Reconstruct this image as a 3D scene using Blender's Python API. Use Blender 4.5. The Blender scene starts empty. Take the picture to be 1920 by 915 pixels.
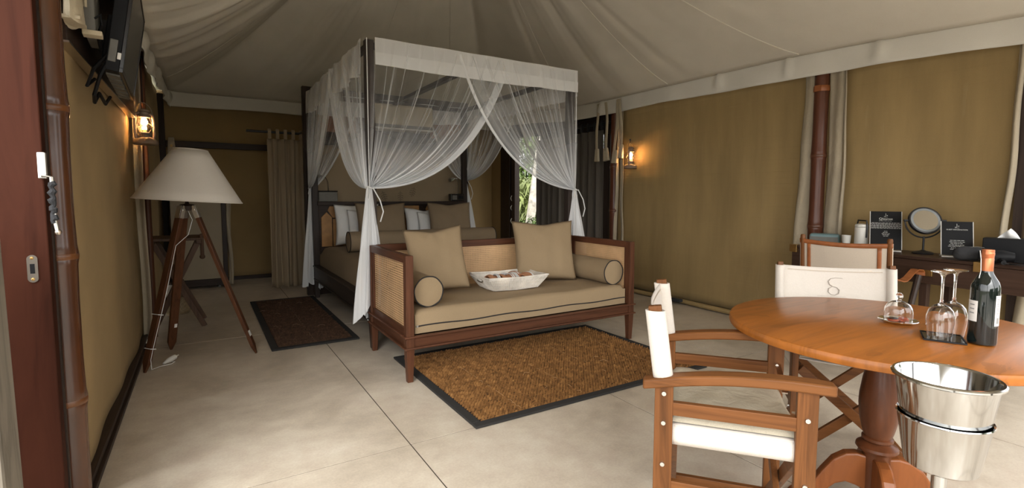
import bpy, bmesh, math, random
import numpy as np
from mathutils import Vector, Matrix
random.seed(7); np.random.seed(7)
PI = math.pi
C = bpy.context.scene.collection
SC = bpy.context.scene

# ------------------------------------------------------------------ camera
def _cam():
    p, yw, ro = math.radians(4.437), math.radians(31.438), math.radians(0.136)
    fw = Vector((math.sin(yw)*math.cos(p), math.cos(yw)*math.cos(p), -math.sin(p)))
    r = Vector((math.cos(yw), -math.sin(yw), 0)); u = r.cross(fw)
    r2 = r*math.cos(ro)+u*math.sin(ro); u2 = -r*math.sin(ro)+u*math.cos(ro)
    cd = bpy.data.cameras.new('camera'); co = bpy.data.objects.new('camera', cd); C.objects.link(co)
    cd.sensor_width = 36; cd.lens = 947.8/1920*36; cd.shift_y = -0.0094; cd.clip_start = 0.02
    m = Matrix.Identity(4)
    for i in range(3):
        m[i][0], m[i][1], m[i][2] = r2[i], u2[i], -fw[i]
    m[2][3] = 1.25
    co.matrix_world = m
    SC.camera = co
_cam()

# ------------------------------------------------------------------ light and exposure
def _world():
    w = bpy.data.worlds.new('world'); SC.world = w; w.use_nodes = True
    nt = w.node_tree; bg = nt.nodes['Background']
    sky = nt.nodes.new('ShaderNodeTexSky'); sky.sky_type = 'HOSEK_WILKIE'
    sky.turbidity = 9; sky.ground_albedo = 0.35; sky.sun_direction = (-0.35, -0.55, 0.76)
    hs = nt.nodes.new('ShaderNodeHueSaturation'); hs.inputs['Saturation'].default_value = 0.12   # overcast
    nt.links.new(sky.outputs[0], hs.inputs['Color']); nt.links.new(hs.outputs[0], bg.inputs['Color'])
    bg.inputs['Strength'].default_value = 1.0
_world()
def _portal(loc, rot, sx, sy):
    l = bpy.data.lights.new('daylight_portal', 'AREA'); l.shape = 'RECTANGLE'; l.size = sx; l.size_y = sy
    l.cycles.is_portal = True
    o = bpy.data.objects.new('daylight_portal', l); C.objects.link(o); o.location = loc; o.rotation_euler = rot
_portal((2.1, -1.30, 1.2), (PI/2, 0, 0), 6.0, 2.7)
_portal((4.85, -0.1, 1.2), (PI/2, 0, PI/2), 2.4, 2.7)
_portal((-0.60, 0.6, 1.2), (PI/2, 0, -PI/2), 3.4, 2.7)
SC.view_settings.view_transform = 'Standard'; SC.view_settings.look = 'None'
SC.view_settings.gamma = 1.0; SC.view_settings.exposure = 3.95
SC.view_settings.use_curve_mapping = False

# ------------------------------------------------------------------ materials
class NT:
    def __init__(s, name):
        s.m = bpy.data.materials.new(name); s.m.use_nodes = True
        s.t = s.m.node_tree; s.b = s.t.nodes['Principled BSDF']; s.out = s.t.nodes['Material Output']
    def n(s, typ, **kw):
        nd = s.t.nodes.new(typ)
        for k, v in kw.items():
            if k in nd.inputs: nd.inputs[k].default_value = v
            else: setattr(nd, k, v)
        return nd
    def l(s, a, b): s.t.links.new(a, b)
    def coords(s, scale=(1, 1, 1), kind='Object', rot=(0, 0, 0)):
        tc = s.n('ShaderNodeTexCoord'); mp = s.n('ShaderNodeMapping')
        mp.inputs['Scale'].default_value = scale; mp.inputs['Rotation'].default_value = rot
        s.l(tc.outputs[kind], mp.inputs[0]); return mp.outputs[0]
    def noise(s, vec, scale, detail=4, rough=.55, dist=0):
        nd = s.n('ShaderNodeTexNoise'); nd.inputs['Scale'].default_value = scale
        nd.inputs['Detail'].default_value = detail; nd.inputs['Roughness'].default_value = rough
        nd.inputs['Distortion'].default_value = dist
        if vec is not None: s.l(vec, nd.inputs['Vector'])
        return nd.outputs['Fac']
    def ramp(s, fac, stops):
        r = s.n('ShaderNodeValToRGB'); e = r.color_ramp.elements
        while len(e) < len(stops): e.new(.5)
        for el, (p, c) in zip(e, stops):
            el.position = p; el.color = (*c, 1) if len(c) == 3 else c
        s.l(fac, r.inputs[0]); return r.outputs[0]
    def math(s, op, a, b=None):
        m = s.n('ShaderNodeMath', operation=op)
        for i, x in enumerate((a, b)):
            if x is None: continue
            if isinstance(x, (int, float)): m.inputs[i].default_value = x
            else: s.l(x, m.inputs[i])
        return m.outputs[0]
    def mix(s, fac, a, b, mode='MIX'):
        m = s.n('ShaderNodeMix', data_type='RGBA', blend_type=mode)
        for sock, x in ((m.inputs[0], fac), (m.inputs[6], a), (m.inputs[7], b)):
            if isinstance(x, (int, float)): sock.default_value = x
            elif isinstance(x, tuple): sock.default_value = (*x, 1) if len(x) == 3 else x
            else: s.l(x, sock)
        return m.outputs[2]
    def bump(s, h, strength=.3, dist=.01, prev=None):
        b = s.n('ShaderNodeBump'); b.inputs['Strength'].default_value = strength; b.inputs['Distance'].default_value = dist
        s.l(h, b.inputs['Height'])
        if prev is not None: s.l(prev, b.inputs['Normal'])
        s.l(b.outputs[0], s.b.inputs['Normal']); return b.outputs[0]
    def set(s, rough=.5, metal=0., **kw):
        s.b.inputs['Roughness'].default_value = rough; s.b.inputs['Metallic'].default_value = metal
        for k, v in kw.items(): s.b.inputs[k.replace('_', ' ')].default_value = v
def dk(c, f): return tuple(x*f for x in c)

def plain(name, c, rough=.5, metal=0., var=.12, scale=14, **kw):
    m = NT(name); v = m.coords(); f = m.noise(v, scale)
    m.l(m.ramp(f, [(.3, dk(c, 1-var)), (.7, dk(c, 1+var))]), m.b.inputs['Base Color'])
    m.set(rough, metal, **kw); return m.m
def wood(name, c, axis='z', rough=.35, contrast=.45, cross=28, coat=.15):
    m = NT(name); sc = [cross]*3; sc['xyz'.index(axis)] = 1.6
    v = m.coords(tuple(sc)); f = m.noise(v, 1, 7, .6, 1.2)
    f2 = m.noise(m.coords(tuple(x*.16 for x in sc)), 1, 3)
    base = m.ramp(f, [(.28, dk(c, 1-contrast)), (.5, c), (.75, dk(c, 1+contrast*.6))])
    col = m.mix(.5, base, m.ramp(f2, [(.3, (.45, .45, .45)), (.7, (.95, .95, .95))]), 'SOFT_LIGHT')
    m.l(col, m.b.inputs['Base Color']); m.set(rough+.06, Coat_Weight=coat*.4, Coat_Roughness=.25, Specular_IOR_Level=.16)
    m.bump(f, .12, .002); return m.m
def fabric(name, c, rough=.9, var=.1, weave=700, wr=.25, wscale=6, stretch=(1, 1, 1), sheen=0.):
    m = NT(name); v = m.coords(); f = m.noise(v, 2.2, 5); w = m.noise(v, weave, 2)
    col = m.ramp(f, [(.3, dk(c, 1-var)), (.7, dk(c, 1+var))])
    col = m.mix(.25, col, m.ramp(w, [(.35, (.3, .3, .3)), (.65, (.7, .7, .7))]), 'OVERLAY')
    m.l(col, m.b.inputs['Base Color']); m.set(rough, Sheen_Weight=sheen)
    big = m.noise(m.coords(stretch), wscale, 4, .55, .6)
    b = m.bump(big, wr, .03); m.bump(w, .12, .001, b); return m.m

M = {}
TAN = (.36, .245, .105)
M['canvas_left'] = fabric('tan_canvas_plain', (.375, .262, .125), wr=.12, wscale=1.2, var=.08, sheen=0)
# roll-down canvas with horizontal folds and faint vertical rubs
def _rollcanvas():
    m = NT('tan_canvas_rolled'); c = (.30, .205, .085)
    f = m.noise(m.coords((.3, 2.2, .35)), 3, 5); st = m.noise(m.coords((1, 7, .6)), 1.5, 5)
    col = m.ramp(f, [(.3, dk(c, .86)), (.7, dk(c, 1.12))])
    col = m.mix(m.math('MULTIPLY', m.math('GREATER_THAN', st, .68), .06), col, (.5, .4, .22))
    w = m.noise(m.coords(), 600, 2)
    col = m.mix(.25, col, m.ramp(w, [(.35, (.35, .35, .35)), (.65, (.65, .65, .65))]), 'OVERLAY')
    m.l(col, m.b.inputs['Base Color']); m.set(.85)
    wv = m.n('ShaderNodeTexWave', wave_type='BANDS', bands_direction='Z', wave_profile='SAW'); m.l(m.coords((.25, .25, 1)), wv.inputs[0])
    wv.inputs['Scale'].default_value = 2.75; wv.inputs['Distortion'].default_value = 1.1; wv.inputs['Detail'].default_value = 1; wv.inputs['Detail Scale'].default_value = .7
    hor = m.noise(m.coords((.3, .6, 9)), 1, 3); ver = m.noise(m.coords((.5, 2.2, .5)), 1, 4)
    b = m.bump(wv.outputs['Fac'], 1., .022); b = m.bump(hor, .35, .02, b); b = m.bump(ver, .22, .04, b); m.bump(w, .12, .001, b); return m.m
M['canvas_right'] = _rollcanvas()
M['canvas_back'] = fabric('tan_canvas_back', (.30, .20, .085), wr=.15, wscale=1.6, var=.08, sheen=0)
M['ceiling'] = fabric('tent_lining', (.68, .63, .54), wr=.10, wscale=2.5, var=.05, sheen=.0)
M['valance'] = fabric('tent_valance', (.66, .63, .56), wr=.15, wscale=3, var=.05)
M['flap'] = fabric('canvas_flap_beige', (.38, .32, .23), wr=.4, wscale=9, var=.12)
M['strap'] = fabric('canvas_strap_cream', (.48, .41, .29), wr=.3, wscale=20, var=.12)
M['brown'] = fabric('brown_cotton', (.295, .212, .122), wr=.16, wscale=7, var=.05)
M['brown_bed'] = fabric('brown_bedcover', (.25, .185, .115), wr=.16, wscale=5, var=.05)
M['piping'] = plain('black_piping', (.012, .011, .012), .7)
M['linen'] = fabric('white_linen', (.74, .74, .73), wr=.3, wscale=12, var=.03)
M['cream'] = fabric('cream_canvas', (.62, .565, .50), wr=.15, wscale=9, var=.04)
M['cream_tan'] = fabric('cream_tan_canvas', (.50, .42, .335), wr=.25, wscale=5, var=.05)
M['seat_pad'] = fabric('dull_olive_pad', (.42, .37, .28), wr=.3, wscale=14, var=.08)
M['shade'] = fabric('lampshade_linen', (.63, .585, .52), wr=.05, wscale=9, var=.04)
M['curtain'] = fabric('tan_curtain', (.33, .255, .165), wr=.12, wscale=5, var=.06)
M['curtain_dark'] = fabric('grey_brown_curtain', (.10, .085, .068), wr=.12, wscale=5, var=.08)
M['black_cloth'] = fabric('black_cloth', (.02, .02, .022), wr=.3, wscale=14)
M['board_cream'] = plain('cream_board', (.36, .30, .21), .7, var=.05, scale=4)
RED = (.040, .0125, .007)
for a in 'xyz':
    M['daybed_'+a] = wood('red_brown_wood_'+a, (.078, .030, .015), a, .33, .4)
    M['bed_'+a] = wood('dark_bed_wood_'+a, (.035, .026, .022), a, .38, .35)
    M['chair_'+a] = wood('chair_wood_'+a, (.128, .048, .0145), a, .36, .55)
    M['lamp_'+a] = wood('lamp_wood_'+a, (.072, .028, .012), a, .4, .4)
    M['dark_'+a] = wood('black_brown_wood_'+a, (.030, .019, .014), a, .4, .4)
    M['desk_'+a] = wood('desk_wood_'+a, (.040, .022, .015), a, .3, .4)
M['door'] = wood('door_wood', RED, 'z', .5, .4, cross=14, coat=0)
M['door'].node_tree.nodes['Principled BSDF'].inputs['Specular IOR Level'].default_value = .06
M['pedestal'] = wood('pedestal_wood', (.080, .026, .010), 'z', .25, .4, cross=16, coat=.5)
M['foot'] = wood('pedestal_foot_wood', (.155, .048, .013), 'z', .28, .35, cross=14, coat=.4)
def _tabletop():
    m = NT('table_top_wood'); c = (.345, .112, .017)
    v = m.coords((1.4, 16, 4), rot=(0, 0, -.5)); f = m.noise(v, 1, 7, .6, 1.6)
    f2 = m.noise(m.coords((1.2, 5, 1), rot=(0, 0, -.5)), 1.3, 4, .5, 2.)
    col = m.ramp(f, [(.25, dk(c, .62)), (.5, c), (.75, dk(c, 1.22))])
    col = m.mix(m.math('MULTIPLY', m.math('GREATER_THAN', f2, .62), .35), col, dk(c, .40))
    m.l(col, m.b.inputs['Base Color']); m.set(.36, Coat_Weight=.12, Coat_Roughness=.16, Specular_IOR_Level=.35)
    m.bump(f, .06, .001); return m.m
M['tabletop'] = _tabletop()
def _bamboo():
    m = NT('varnished_bamboo'); v = m.coords((30, 30, 1.1)); f = m.noise(v, 1, 5); f2 = m.noise(m.coords((3, 3, 1.3)), 1.4, 3)
    col = m.ramp(f2, [(.3, (.040, .013, .006)), (.55, (.085, .028, .009)), (.75, (.15, .055, .016))])
    col = m.mix(.4, col, m.ramp(f, [(.3, (.3, .3, .3)), (.7, (.7, .7, .7))]), 'OVERLAY')
    m.l(col, m.b.inputs['Base Color']); m.set(.26, Coat_Weight=.35, Coat_Roughness=.15); return m.m
M['bamboo'] = _bamboo()
M['bamboo_dark'] = wood('dark_bamboo', (.085, .030, .016), 'z', .24, .35, coat=.5)
M['node'] = plain('bamboo_node', (.14, .050, .014), .3, var=.3)
M['node_dark'] = plain('dark_bamboo_node', (.10, .036, .017), .3, var=.3)
M['grey_wood'] = wood('weathered_grey_timber', (.20, .175, .14), 'z', .8, .5, cross=12, coat=0)
def _concrete():
    m = NT('polished_concrete'); v = m.coords()
    a = m.noise(v, 1.1, 8, .62, .4); b = m.noise(v, 7, 6, .65); d = m.noise(v, 90, 3)
    col = m.ramp(a, [(.28, (.38, .315, .24)), (.5, (.55, .475, .38)), (.72, (.66, .585, .485))])
    col = m.mix(.35, col, m.ramp(b, [(.35, (.34, .33, .31)), (.65, (.64, .63, .62))]), 'OVERLAY')
    col = m.mix(.25, col, m.ramp(d, [(.35, (.4, .4, .4)), (.65, (.6, .6, .6))]), 'OVERLAY')
    m.l(col, m.b.inputs['Base Color'])
    m.l(m.ramp(b, [(.3, (.34,)*3), (.7, (.52,)*3)]), m.b.inputs['Roughness'])
    m.bump(d, .05, .001); return m.m
M['concrete'] = _concrete()
M['joint'] = plain('joint_filler', (.06, .045, .03), .9)
def _cane(name, c, pitch, hole=.27):
    m = NT(name)
    tc = m.n('ShaderNodeTexCoord'); sp = m.n('ShaderNodeSeparateXYZ'); m.l(tc.outputs['Object'], sp.inputs[0])
    u = m.math('MULTIPLY', m.math('ADD', sp.outputs[0], sp.outputs[1]), 1/pitch); w = m.math('MULTIPLY', sp.outputs[2], 1/pitch)
    fu = m.math('SUBTRACT', m.math('FRACT', u), .5); fw = m.math('SUBTRACT', m.math('FRACT', w), .5)
    r = m.math('SQRT', m.math('ADD', m.math('POWER', m.math('ABSOLUTE', fu), 2.), m.math('POWER', m.math('ABSOLUTE', fw), 2.)))
    hole_m = m.math('LESS_THAN', r, hole)
    f = m.noise(m.coords(), 5, 4)
    m.l(m.ramp(f, [(.3, dk(c, .82)), (.7, dk(c, 1.15))]), m.b.inputs['Base Color']); m.set(.5)
    m.bump(r, .5, .003)
    tr = m.n('ShaderNodeBsdfTransparent'); mx = m.n('ShaderNodeMixShader')
    m.l(hole_m, mx.inputs[0]); m.l(m.b.outputs[0], mx.inputs[1]); m.l(tr.outputs[0], mx.inputs[2]); m.l(mx.outputs[0], m.out.inputs[0])
    return m.m
M['cane'] = _cane('cane_webbing', (.66, .42, .22), .0165, .30)
M['cane_red'] = _cane('cane_webbing_red', (.30, .14, .07), .03, .2)
def _weave(name, c, sc):
    m = NT(name); ch = m.n('ShaderNodeTexChecker'); m.l(m.coords((1, 1, .45)), ch.inputs[0]); ch.inputs['Scale'].default_value = sc
    f = m.noise(m.coords(), 9, 4)
    col = m.mix(.6, m.ramp(f, [(.3, dk(c, .75)), (.7, dk(c, 1.2))]), m.mix(ch.outputs['Fac'], (.35, .35, .35), (.6, .6, .6)), 'OVERLAY')
    m.l(col, m.b.inputs['Base Color']); m.set(.55); m.bump(ch.outputs['Fac'], .3, .002); return m.m
M['rattan'] = _weave('rattan_weave', (.36, .185, .06), 130)
M['rattan_white'] = _weave('white_rattan', (.74, .69, .62), 150)
M['wicker'] = _weave('wicker', (.33, .25, .15), 90)
def _seagrass(name, lo, mid, hi):
    m = NT(name); f = m.noise(m.coords((7, 7, 1)), 2.5, 5, .7); wn = m.noise(m.coords((60, 60, 5)), 1, 2)
    col = m.ramp(m.math('ADD', m.math('MULTIPLY', f, .62), m.math('MULTIPLY', wn, .38)), [(.34, lo), (.5, mid), (.68, hi)])
    m.l(col, m.b.inputs['Base Color']); m.set(.7, Specular_IOR_Level=.12); return m.m
M['seagrass'] = _seagrass('seagrass_cord', (.075, .034, .012), (.19, .088, .028), (.36, .18, .06))
M['seagrass_dark'] = _seagrass('dark_seagrass_cord', (.020, .011, .007), (.050, .026, .014), (.10, .05, .027))
M['straw'] = plain('pale_straw', (.38, .21, .09), .6, var=.3)
M['straw_dark'] = plain('dim_straw', (.16, .09, .045), .6, var=.3)
M['rug_edge'] = fabric('rug_binding', (.020, .018, .016), wr=.1)
M['rug_base'] = plain('rug_base', (.022, .012, .007), .9)
M['steel'] = plain('polished_steel', (.56, .56, .55), .10, 1., var=.03)
M['steel_dull'] = plain('zinc_steel', (.62, .60, .56), .32, 1., var=.06)
M['brass'] = plain('aged_brass', (.50, .32, .12), .38, 1., var=.15)
M['nickel'] = plain('nickel', (.58, .52, .45), .3, 1., var=.05)
M['lantern_metal'] = plain('galvanised_lantern', (.22, .165, .12), .5, .1, var=.2)
M['black'] = plain('black_plastic', (.005, .005, .006), .55, Specular_IOR_Level=.2)
M['black_gloss'] = plain('black_gloss', (.010, .010, .012), .18)
M['black_metal'] = plain('black_metal', (.018, .018, .020), .38, .3)
M['screen'] = plain('tv_screen', (.055, .055, .050), .30, 0., var=.02, Specular_IOR_Level=.9)
M['grey_plastic'] = plain('grey_plastic', (.12, .115, .10), .5)
M['white_plastic'] = plain('white_plastic', (.62, .60, .55), .4, var=.03)
M['ac_body'] = plain('air_conditioner_ivory', (.52, .47, .36), .4, var=.03)
M['teal'] = plain('teal_plastic', (.13, .21, .22), .4, var=.05)
M['leather'] = plain('tan_leather', (.27, .085, .024), .42, var=.18, scale=25)
M['copper'] = plain('copper_foil', (.52, .17, .07), .30, .55, var=.08)
M['paper'] = plain('label_paper', (.76, .74, .70), .6, var=.03)
M['ink'] = plain('grey_ink', (.30, .30, .29), .6)
M['ink_white'] = plain('white_ink', (.55, .55, .52), .6, var=.02)
M['ink_faint'] = plain('faint_taupe_ink', (.40, .35, .30), .8, var=.02)
M['leaf_ink'] = plain('leaf_motif_paint', (.17, .135, .09), .8, var=.2)
M['biscuit'] = plain('red_orange_biscuit', (.50, .10, .04), .5, var=.3, scale=40)
M['chocolate'] = plain('dark_chocolate', (.03, .015, .012), .4)
M['towel'] = fabric('tan_towel', (.46, .215, .11), wr=.4, wscale=30)
M['orange_cap'] = M['copper']
def _glass(name, col=(1, 1, 1), rough=0., ior=1.45):
    m = NT(name); m.set(rough, Transmission_Weight=1., IOR=ior); m.b.inputs['Base Color'].default_value = (*col, 1); return m.m
M['glass'] = _glass('clear_glass')
M['bottle_glass'] = plain('dark_wine_glass', (.006, .010, .009), .06, var=.05, Coat_Weight=.5)
def _mirror():
    m = NT('mirror_glass'); m.b.inputs['Base Color'].default_value = (.55, .54, .52, 1); m.set(.04, 1.); return m.m
M['mirror'] = _mirror()
M['mirror_ring'] = plain('frosted_ring', (.17, .18, .18), .5)
def _emit(name, c, s):
    m = NT(name); m.b.inputs['Base Color'].default_value = (*c, 1); m.b.inputs['Emission Color'].default_value = (*c, 1); m.b.inputs['Emission Strength'].default_value = s; return m.m
M['flame'] = _emit('lamp_flame', (1., .52, .20), 16.)
def _net(name, base, streak, dense_end, edge=0.):
    m = NT(name)
    tc = m.n('ShaderNodeTexCoord'); sp = m.n('ShaderNodeSeparateXYZ'); m.l(tc.outputs['UV'], sp.inputs[0])
    cb = m.n('ShaderNodeCombineXYZ'); m.l(m.math('MULTIPLY', sp.outputs[0], 46.), cb.inputs[0]); m.l(m.math('MULTIPLY', sp.outputs[1], .6), cb.inputs[1])
    f = m.noise(cb.outputs[0], 1, 3, .6)
    a = m.math('MULTIPLY', m.math('MAXIMUM', m.math('SUBTRACT', f, .54), 0.), streak)
    d = m.math('MULTIPLY', m.math('POWER', sp.outputs[1], 2.4), dense_end)
    e = m.math('ADD', m.math('MULTIPLY', m.math('POWER', sp.outputs[0], 4.), edge), m.math('MULTIPLY', m.math('GREATER_THAN', sp.outputs[0], .955), edge*2.2))
    al = m.math('MINIMUM', m.math('ADD', m.math('ADD', m.math('ADD', a, d), e), base), .97)
    df = m.n('ShaderNodeBsdfDiffuse'); tl = m.n('ShaderNodeBsdfTranslucent'); tr = m.n('ShaderNodeBsdfTransparent')
    df.inputs[0].default_value = (.88, .89, .90, 1); tl.inputs[0].default_value = (.88, .89, .90, 1)
    m1 = m.n('ShaderNodeMixShader'); m1.inputs[0].default_value = .18; m.l(df.outputs[0], m1.inputs[1]); m.l(tl.outputs[0], m1.inputs[2])
    m2 = m.n('ShaderNodeMixShader'); m.l(al, m2.inputs[0]); m.l(tr.outputs[0], m2.inputs[1]); m.l(m1.outputs[0], m2.inputs[2]); m.l(m2.outputs[0], m.out.inputs[0])
    return m.m
M['net'] = _net('sheer_net', .055, 3.6, .85, .27)
M['net_tail'] = _net('gathered_net', .80, 1.0, .1)
M['net_val'] = _net('sheer_valance', .80, .6, .0)
M['net_band'] = _net('folded_band', .88, .3, .0)
M['net_roof'] = _net('sheer_roof', .10, .3, .0)
M['bark'] = plain('pale_bark', (.55, .50, .42), .9, var=.45, scale=9)
M['leaf'] = plain('leaf_green', (.10, .15, .035), .5, var=.6, scale=2.5)
M['leaf_light'] = plain('leaf_light_green', (.24, .28, .09), .5, var=.5, scale=2.5)
M['soil'] = plain('garden_grass', (.13, .13, .06), .95, var=.4)
M['gravel'] = plain('bounce_gravel', (.46, .43, .37), .95, var=.2, scale=30)
M['rack'] = wood('brown_rack_wood', (.075, .042, .026), 'z', .5, .4)

# ------------------------------------------------------------------ mesh builder
class MB:
    def __init__(s): s.v = []; s.f = []; s.uv = None
    def add(s, vs, fs, mat=None):
        n = len(s.v)
        s.v += [tuple(mat @ Vector(p)) for p in vs] if mat is not None else [tuple(p) for p in vs]
        s.f += [tuple(i+n for i in f) for f in fs]; return s
    def box(s, c, d, mat=None):
        x, y, z = c; a, b, h = d[0]/2, d[1]/2, d[2]/2
        return s.add([(x-a, y-b, z-h), (x+a, y-b, z-h), (x+a, y+b, z-h), (x-a, y+b, z-h), (x-a, y-b, z+h), (x+a, y-b, z+h), (x+a, y+b, z+h), (x-a, y+b, z+h)],
                     [(0, 3, 2, 1), (4, 5, 6, 7), (0, 1, 5, 4), (1, 2, 6, 5), (2, 3, 7, 6), (3, 0, 4, 7)], mat)
    def bb(s, x0, x1, y0, y1, z0, z1): return s.box(((x0+x1)/2, (y0+y1)/2, (z0+z1)/2), (x1-x0, y1-y0, z1-z0))
    def taper(s, c0, d0, c1, d1):        # box from rectangle d0 at c0 to rectangle d1 at c1
        vs = []
        for c, d in ((c0, d0), (c1, d1)):
            for sx, sy in ((-1, -1), (1, -1), (1, 1), (-1, 1)): vs.append((c[0]+sx*d[0]/2, c[1]+sy*d[1]/2, c[2]))
        return s.add(vs, [(0, 3, 2, 1), (4, 5, 6, 7), (0, 1, 5, 4), (1, 2, 6, 5), (2, 3, 7, 6), (3, 0, 4, 7)])
    def bar(s, p0, p1, w, h, up=(0, 0, 1)):
        p0 = Vector(p0); p1 = Vector(p1); d = (p1-p0).normalized(); u = Vector(up)
        a = d.cross(u).normalized()*w/2; b = a.cross(d).normalized()*h/2
        vs = [p+x*a+y*b for p in (p0, p1) for x, y in ((-1, -1), (1, -1), (1, 1), (-1, 1))]
        return s.add(vs, [(0, 3, 2, 1), (4, 5, 6, 7), (0, 1, 5, 4), (1, 2, 6, 5), (2, 3, 7, 6), (3, 0, 4, 7)])
    def tube(s, pts, r, seg=8, cap=True, closed=False):
        pts = [Vector(p) for p in pts]; n = len(pts); rs = r if isinstance(r, (list, tuple)) else [r]*n
        vs = []; ref = None
        for i, p in enumerate(pts):
            if closed: d = pts[(i+1) % n]-pts[i-1]
            else: d = pts[min(i+1, n-1)]-pts[max(i-1, 0)]
            d.normalize()
            if ref is None: ref = Vector((0, 0, 1)) if abs(d.z) < .9 else Vector((1, 0, 0))
            a = d.cross(ref)
            if a.length < 1e-4: a = d.cross(Vector((0, 1, 0)))
            a.normalize(); b = d.cross(a); ref = a.cross(d) if abs(d.dot(a)) < .9 else ref
            for k in range(seg):
                t = 2*PI*k/seg; vs.append(p+a*math.cos(t)*rs[i]+b*math.sin(t)*rs[i])
        fs = []
        for i in range(n if closed else n-1):
            j = (i+1) % n
            for k in range(seg):
                l = (k+1) % seg; fs.append((i*seg+k, i*seg+l, j*seg+l, j*seg+k))
        if cap and not closed: fs += [tuple(range(seg))[::-1], tuple((n-1)*seg+k for k in range(seg))]
        return s.add(vs, fs)
    def lathe(s, prof, seg=24, c=(0, 0, 0), mat=None, arc=None):
        vs = []; fs = []; n = len(prof); m = seg if arc is None else seg+1
        for r, z in prof:
            for k in range(m):
                t = 2*PI*k/seg if arc is None else arc[0]+(arc[1]-arc[0])*k/seg
                vs.append((c[0]+max(r, 1e-4)*math.cos(t), c[1]+max(r, 1e-4)*math.sin(t), c[2]+z))
        for i in range(n-1):
            for k in range(seg):
                l = (k+1) % m; fs.append((i*m+k, i*m+l, (i+1)*m+l, (i+1)*m+k))
        return s.add(vs, fs, mat)
    def cyl(s, p0, p1, r, seg=16): return s.tube([p0, p1], r, seg)
    def sheet(s, fn, nu, nv, closed=False, uv=False):
        n0 = len(s.v); vs = []; fs = []; w = nu if closed else nu+1
        if uv and s.uv is None: s.uv = []
        for j in range(nv+1):
            for i in range(w):
                vs.append(fn(i/nu, j/nv))
                if uv: s.uv.append((i/nu, j/nv))
        for j in range(nv):
            for i in range(nu):
                k = (i+1) % w; fs.append((j*w+i, j*w+k, (j+1)*w+k, (j+1)*w+i))
        return s.add(vs, fs)
    def prism(s, poly, z0, z1, mat=None):    # polygon in xy, extruded in z
        n = len(poly)
        vs = [(x, y, z0) for x, y in poly]+[(x, y, z1) for x, y in poly]
        fs = [tuple(range(n))[::-1], tuple(range(n, 2*n))]+[(i, (i+1) % n, n+(i+1) % n, n+i) for i in range(n)]
        return s.add(vs, fs, mat)
    def sphere(s, c, r, seg=12, sc=(1, 1, 1)):
        rings = seg//2
        return s.add([(c[0]+sc[0]*r*max(math.sin(PI*j/rings), 1e-4)*math.cos(2*PI*i/seg), c[1]+sc[1]*r*max(math.sin(PI*j/rings), 1e-4)*math.sin(2*PI*i/seg), c[2]-sc[2]*r*math.cos(PI*j/rings)) for j in range(rings+1) for i in range(seg)],
                     [(j*seg+i, j*seg+(i+1) % seg, (j+1)*seg+(i+1) % seg, (j+1)*seg+i) for j in range(rings) for i in range(seg)])
    def build(s, name, mat, parent=None, smooth=35, bevel=0., solid=0., loc=None, rot=None, label=None, seg=2):
        me = bpy.data.meshes.new(name); me.from_pydata(s.v, [], s.f); me.update()
        if s.uv:
            ul = me.uv_layers.new(name='uv'); idx = np.empty(len(me.loops), dtype=np.int32); me.loops.foreach_get('vertex_index', idx)
            ul.data.foreach_set('uv', np.array(s.uv, dtype=np.float32)[idx].ravel())
        me.materials.append(M[mat] if isinstance(mat, str) else mat)
        if smooth:
            me.polygons.foreach_set('use_smooth', [True]*len(me.polygons)); me.set_sharp_from_angle(angle=math.radians(smooth))
        o = bpy.data.objects.new(name, me); C.objects.link(o)
        if parent is not None: o.parent = parent
        if bevel:
            b = o.modifiers.new('bevel', 'BEVEL'); b.width = bevel; b.segments = seg; b.limit_method = 'ANGLE'; b.angle_limit = math.radians(40)
        if solid:
            so = o.modifiers.new('thickness', 'SOLIDIFY'); so.thickness = solid; so.offset = 0
        if loc: o.location = loc
        if rot: o.rotation_euler = rot
        if label: o['label'] = label
        return o
def tag(o, label, cat, group=None, kind=None):
    o['label'] = label; o['category'] = cat
    if group: o['group'] = group
    if kind: o['kind'] = kind
    return o
def thing(name, label, cat, loc=(0, 0, 0), rz=0., group=None):
    o = bpy.data.objects.new(name, None); C.objects.link(o); o.location = loc; o.rotation_euler = (0, 0, rz); o.empty_display_size = .1
    return tag(o, label, cat, group)
def struct(o, label=None):
    o['kind'] = 'structure'
    if label: o['label'] = label
    return o
def copy_tree(o, parent=None):
    c = o.copy(); C.objects.link(c)
    if parent is not None: c.parent = parent
    for ch in list(o.children): copy_tree(ch, c)
    return c
def dup_part(o, loc=None, rot=None, parent=None):
    c = o.copy(); C.objects.link(c)
    if parent is not None: c.parent = parent
    if loc is not None: c.location = loc
    if rot is not None: c.rotation_euler = rot
    return c
def text(name, body, size, mat, parent, matrix, align='CENTER', ext=.0004):
    cu = bpy.data.curves.new(name, 'FONT'); cu.body = body; cu.size = size; cu.align_x = align; cu.extrude = ext; cu.resolution_u = 3
    tmp = bpy.data.objects.new(name, cu); C.objects.link(tmp)
    me = bpy.data.meshes.new_from_object(tmp); bpy.data.objects.remove(tmp); me.name = name
    me.materials.clear(); me.materials.append(M[mat])
    o = bpy.data.objects.new(name, me); C.objects.link(o); o.parent = parent; o.matrix_local = matrix; return o
def hsh(i, k=0): return (math.sin(i*127.1+k*311.7)*43758.5453) % 1.0
def lerp(a, b, t): return a+(b-a)*t

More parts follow.
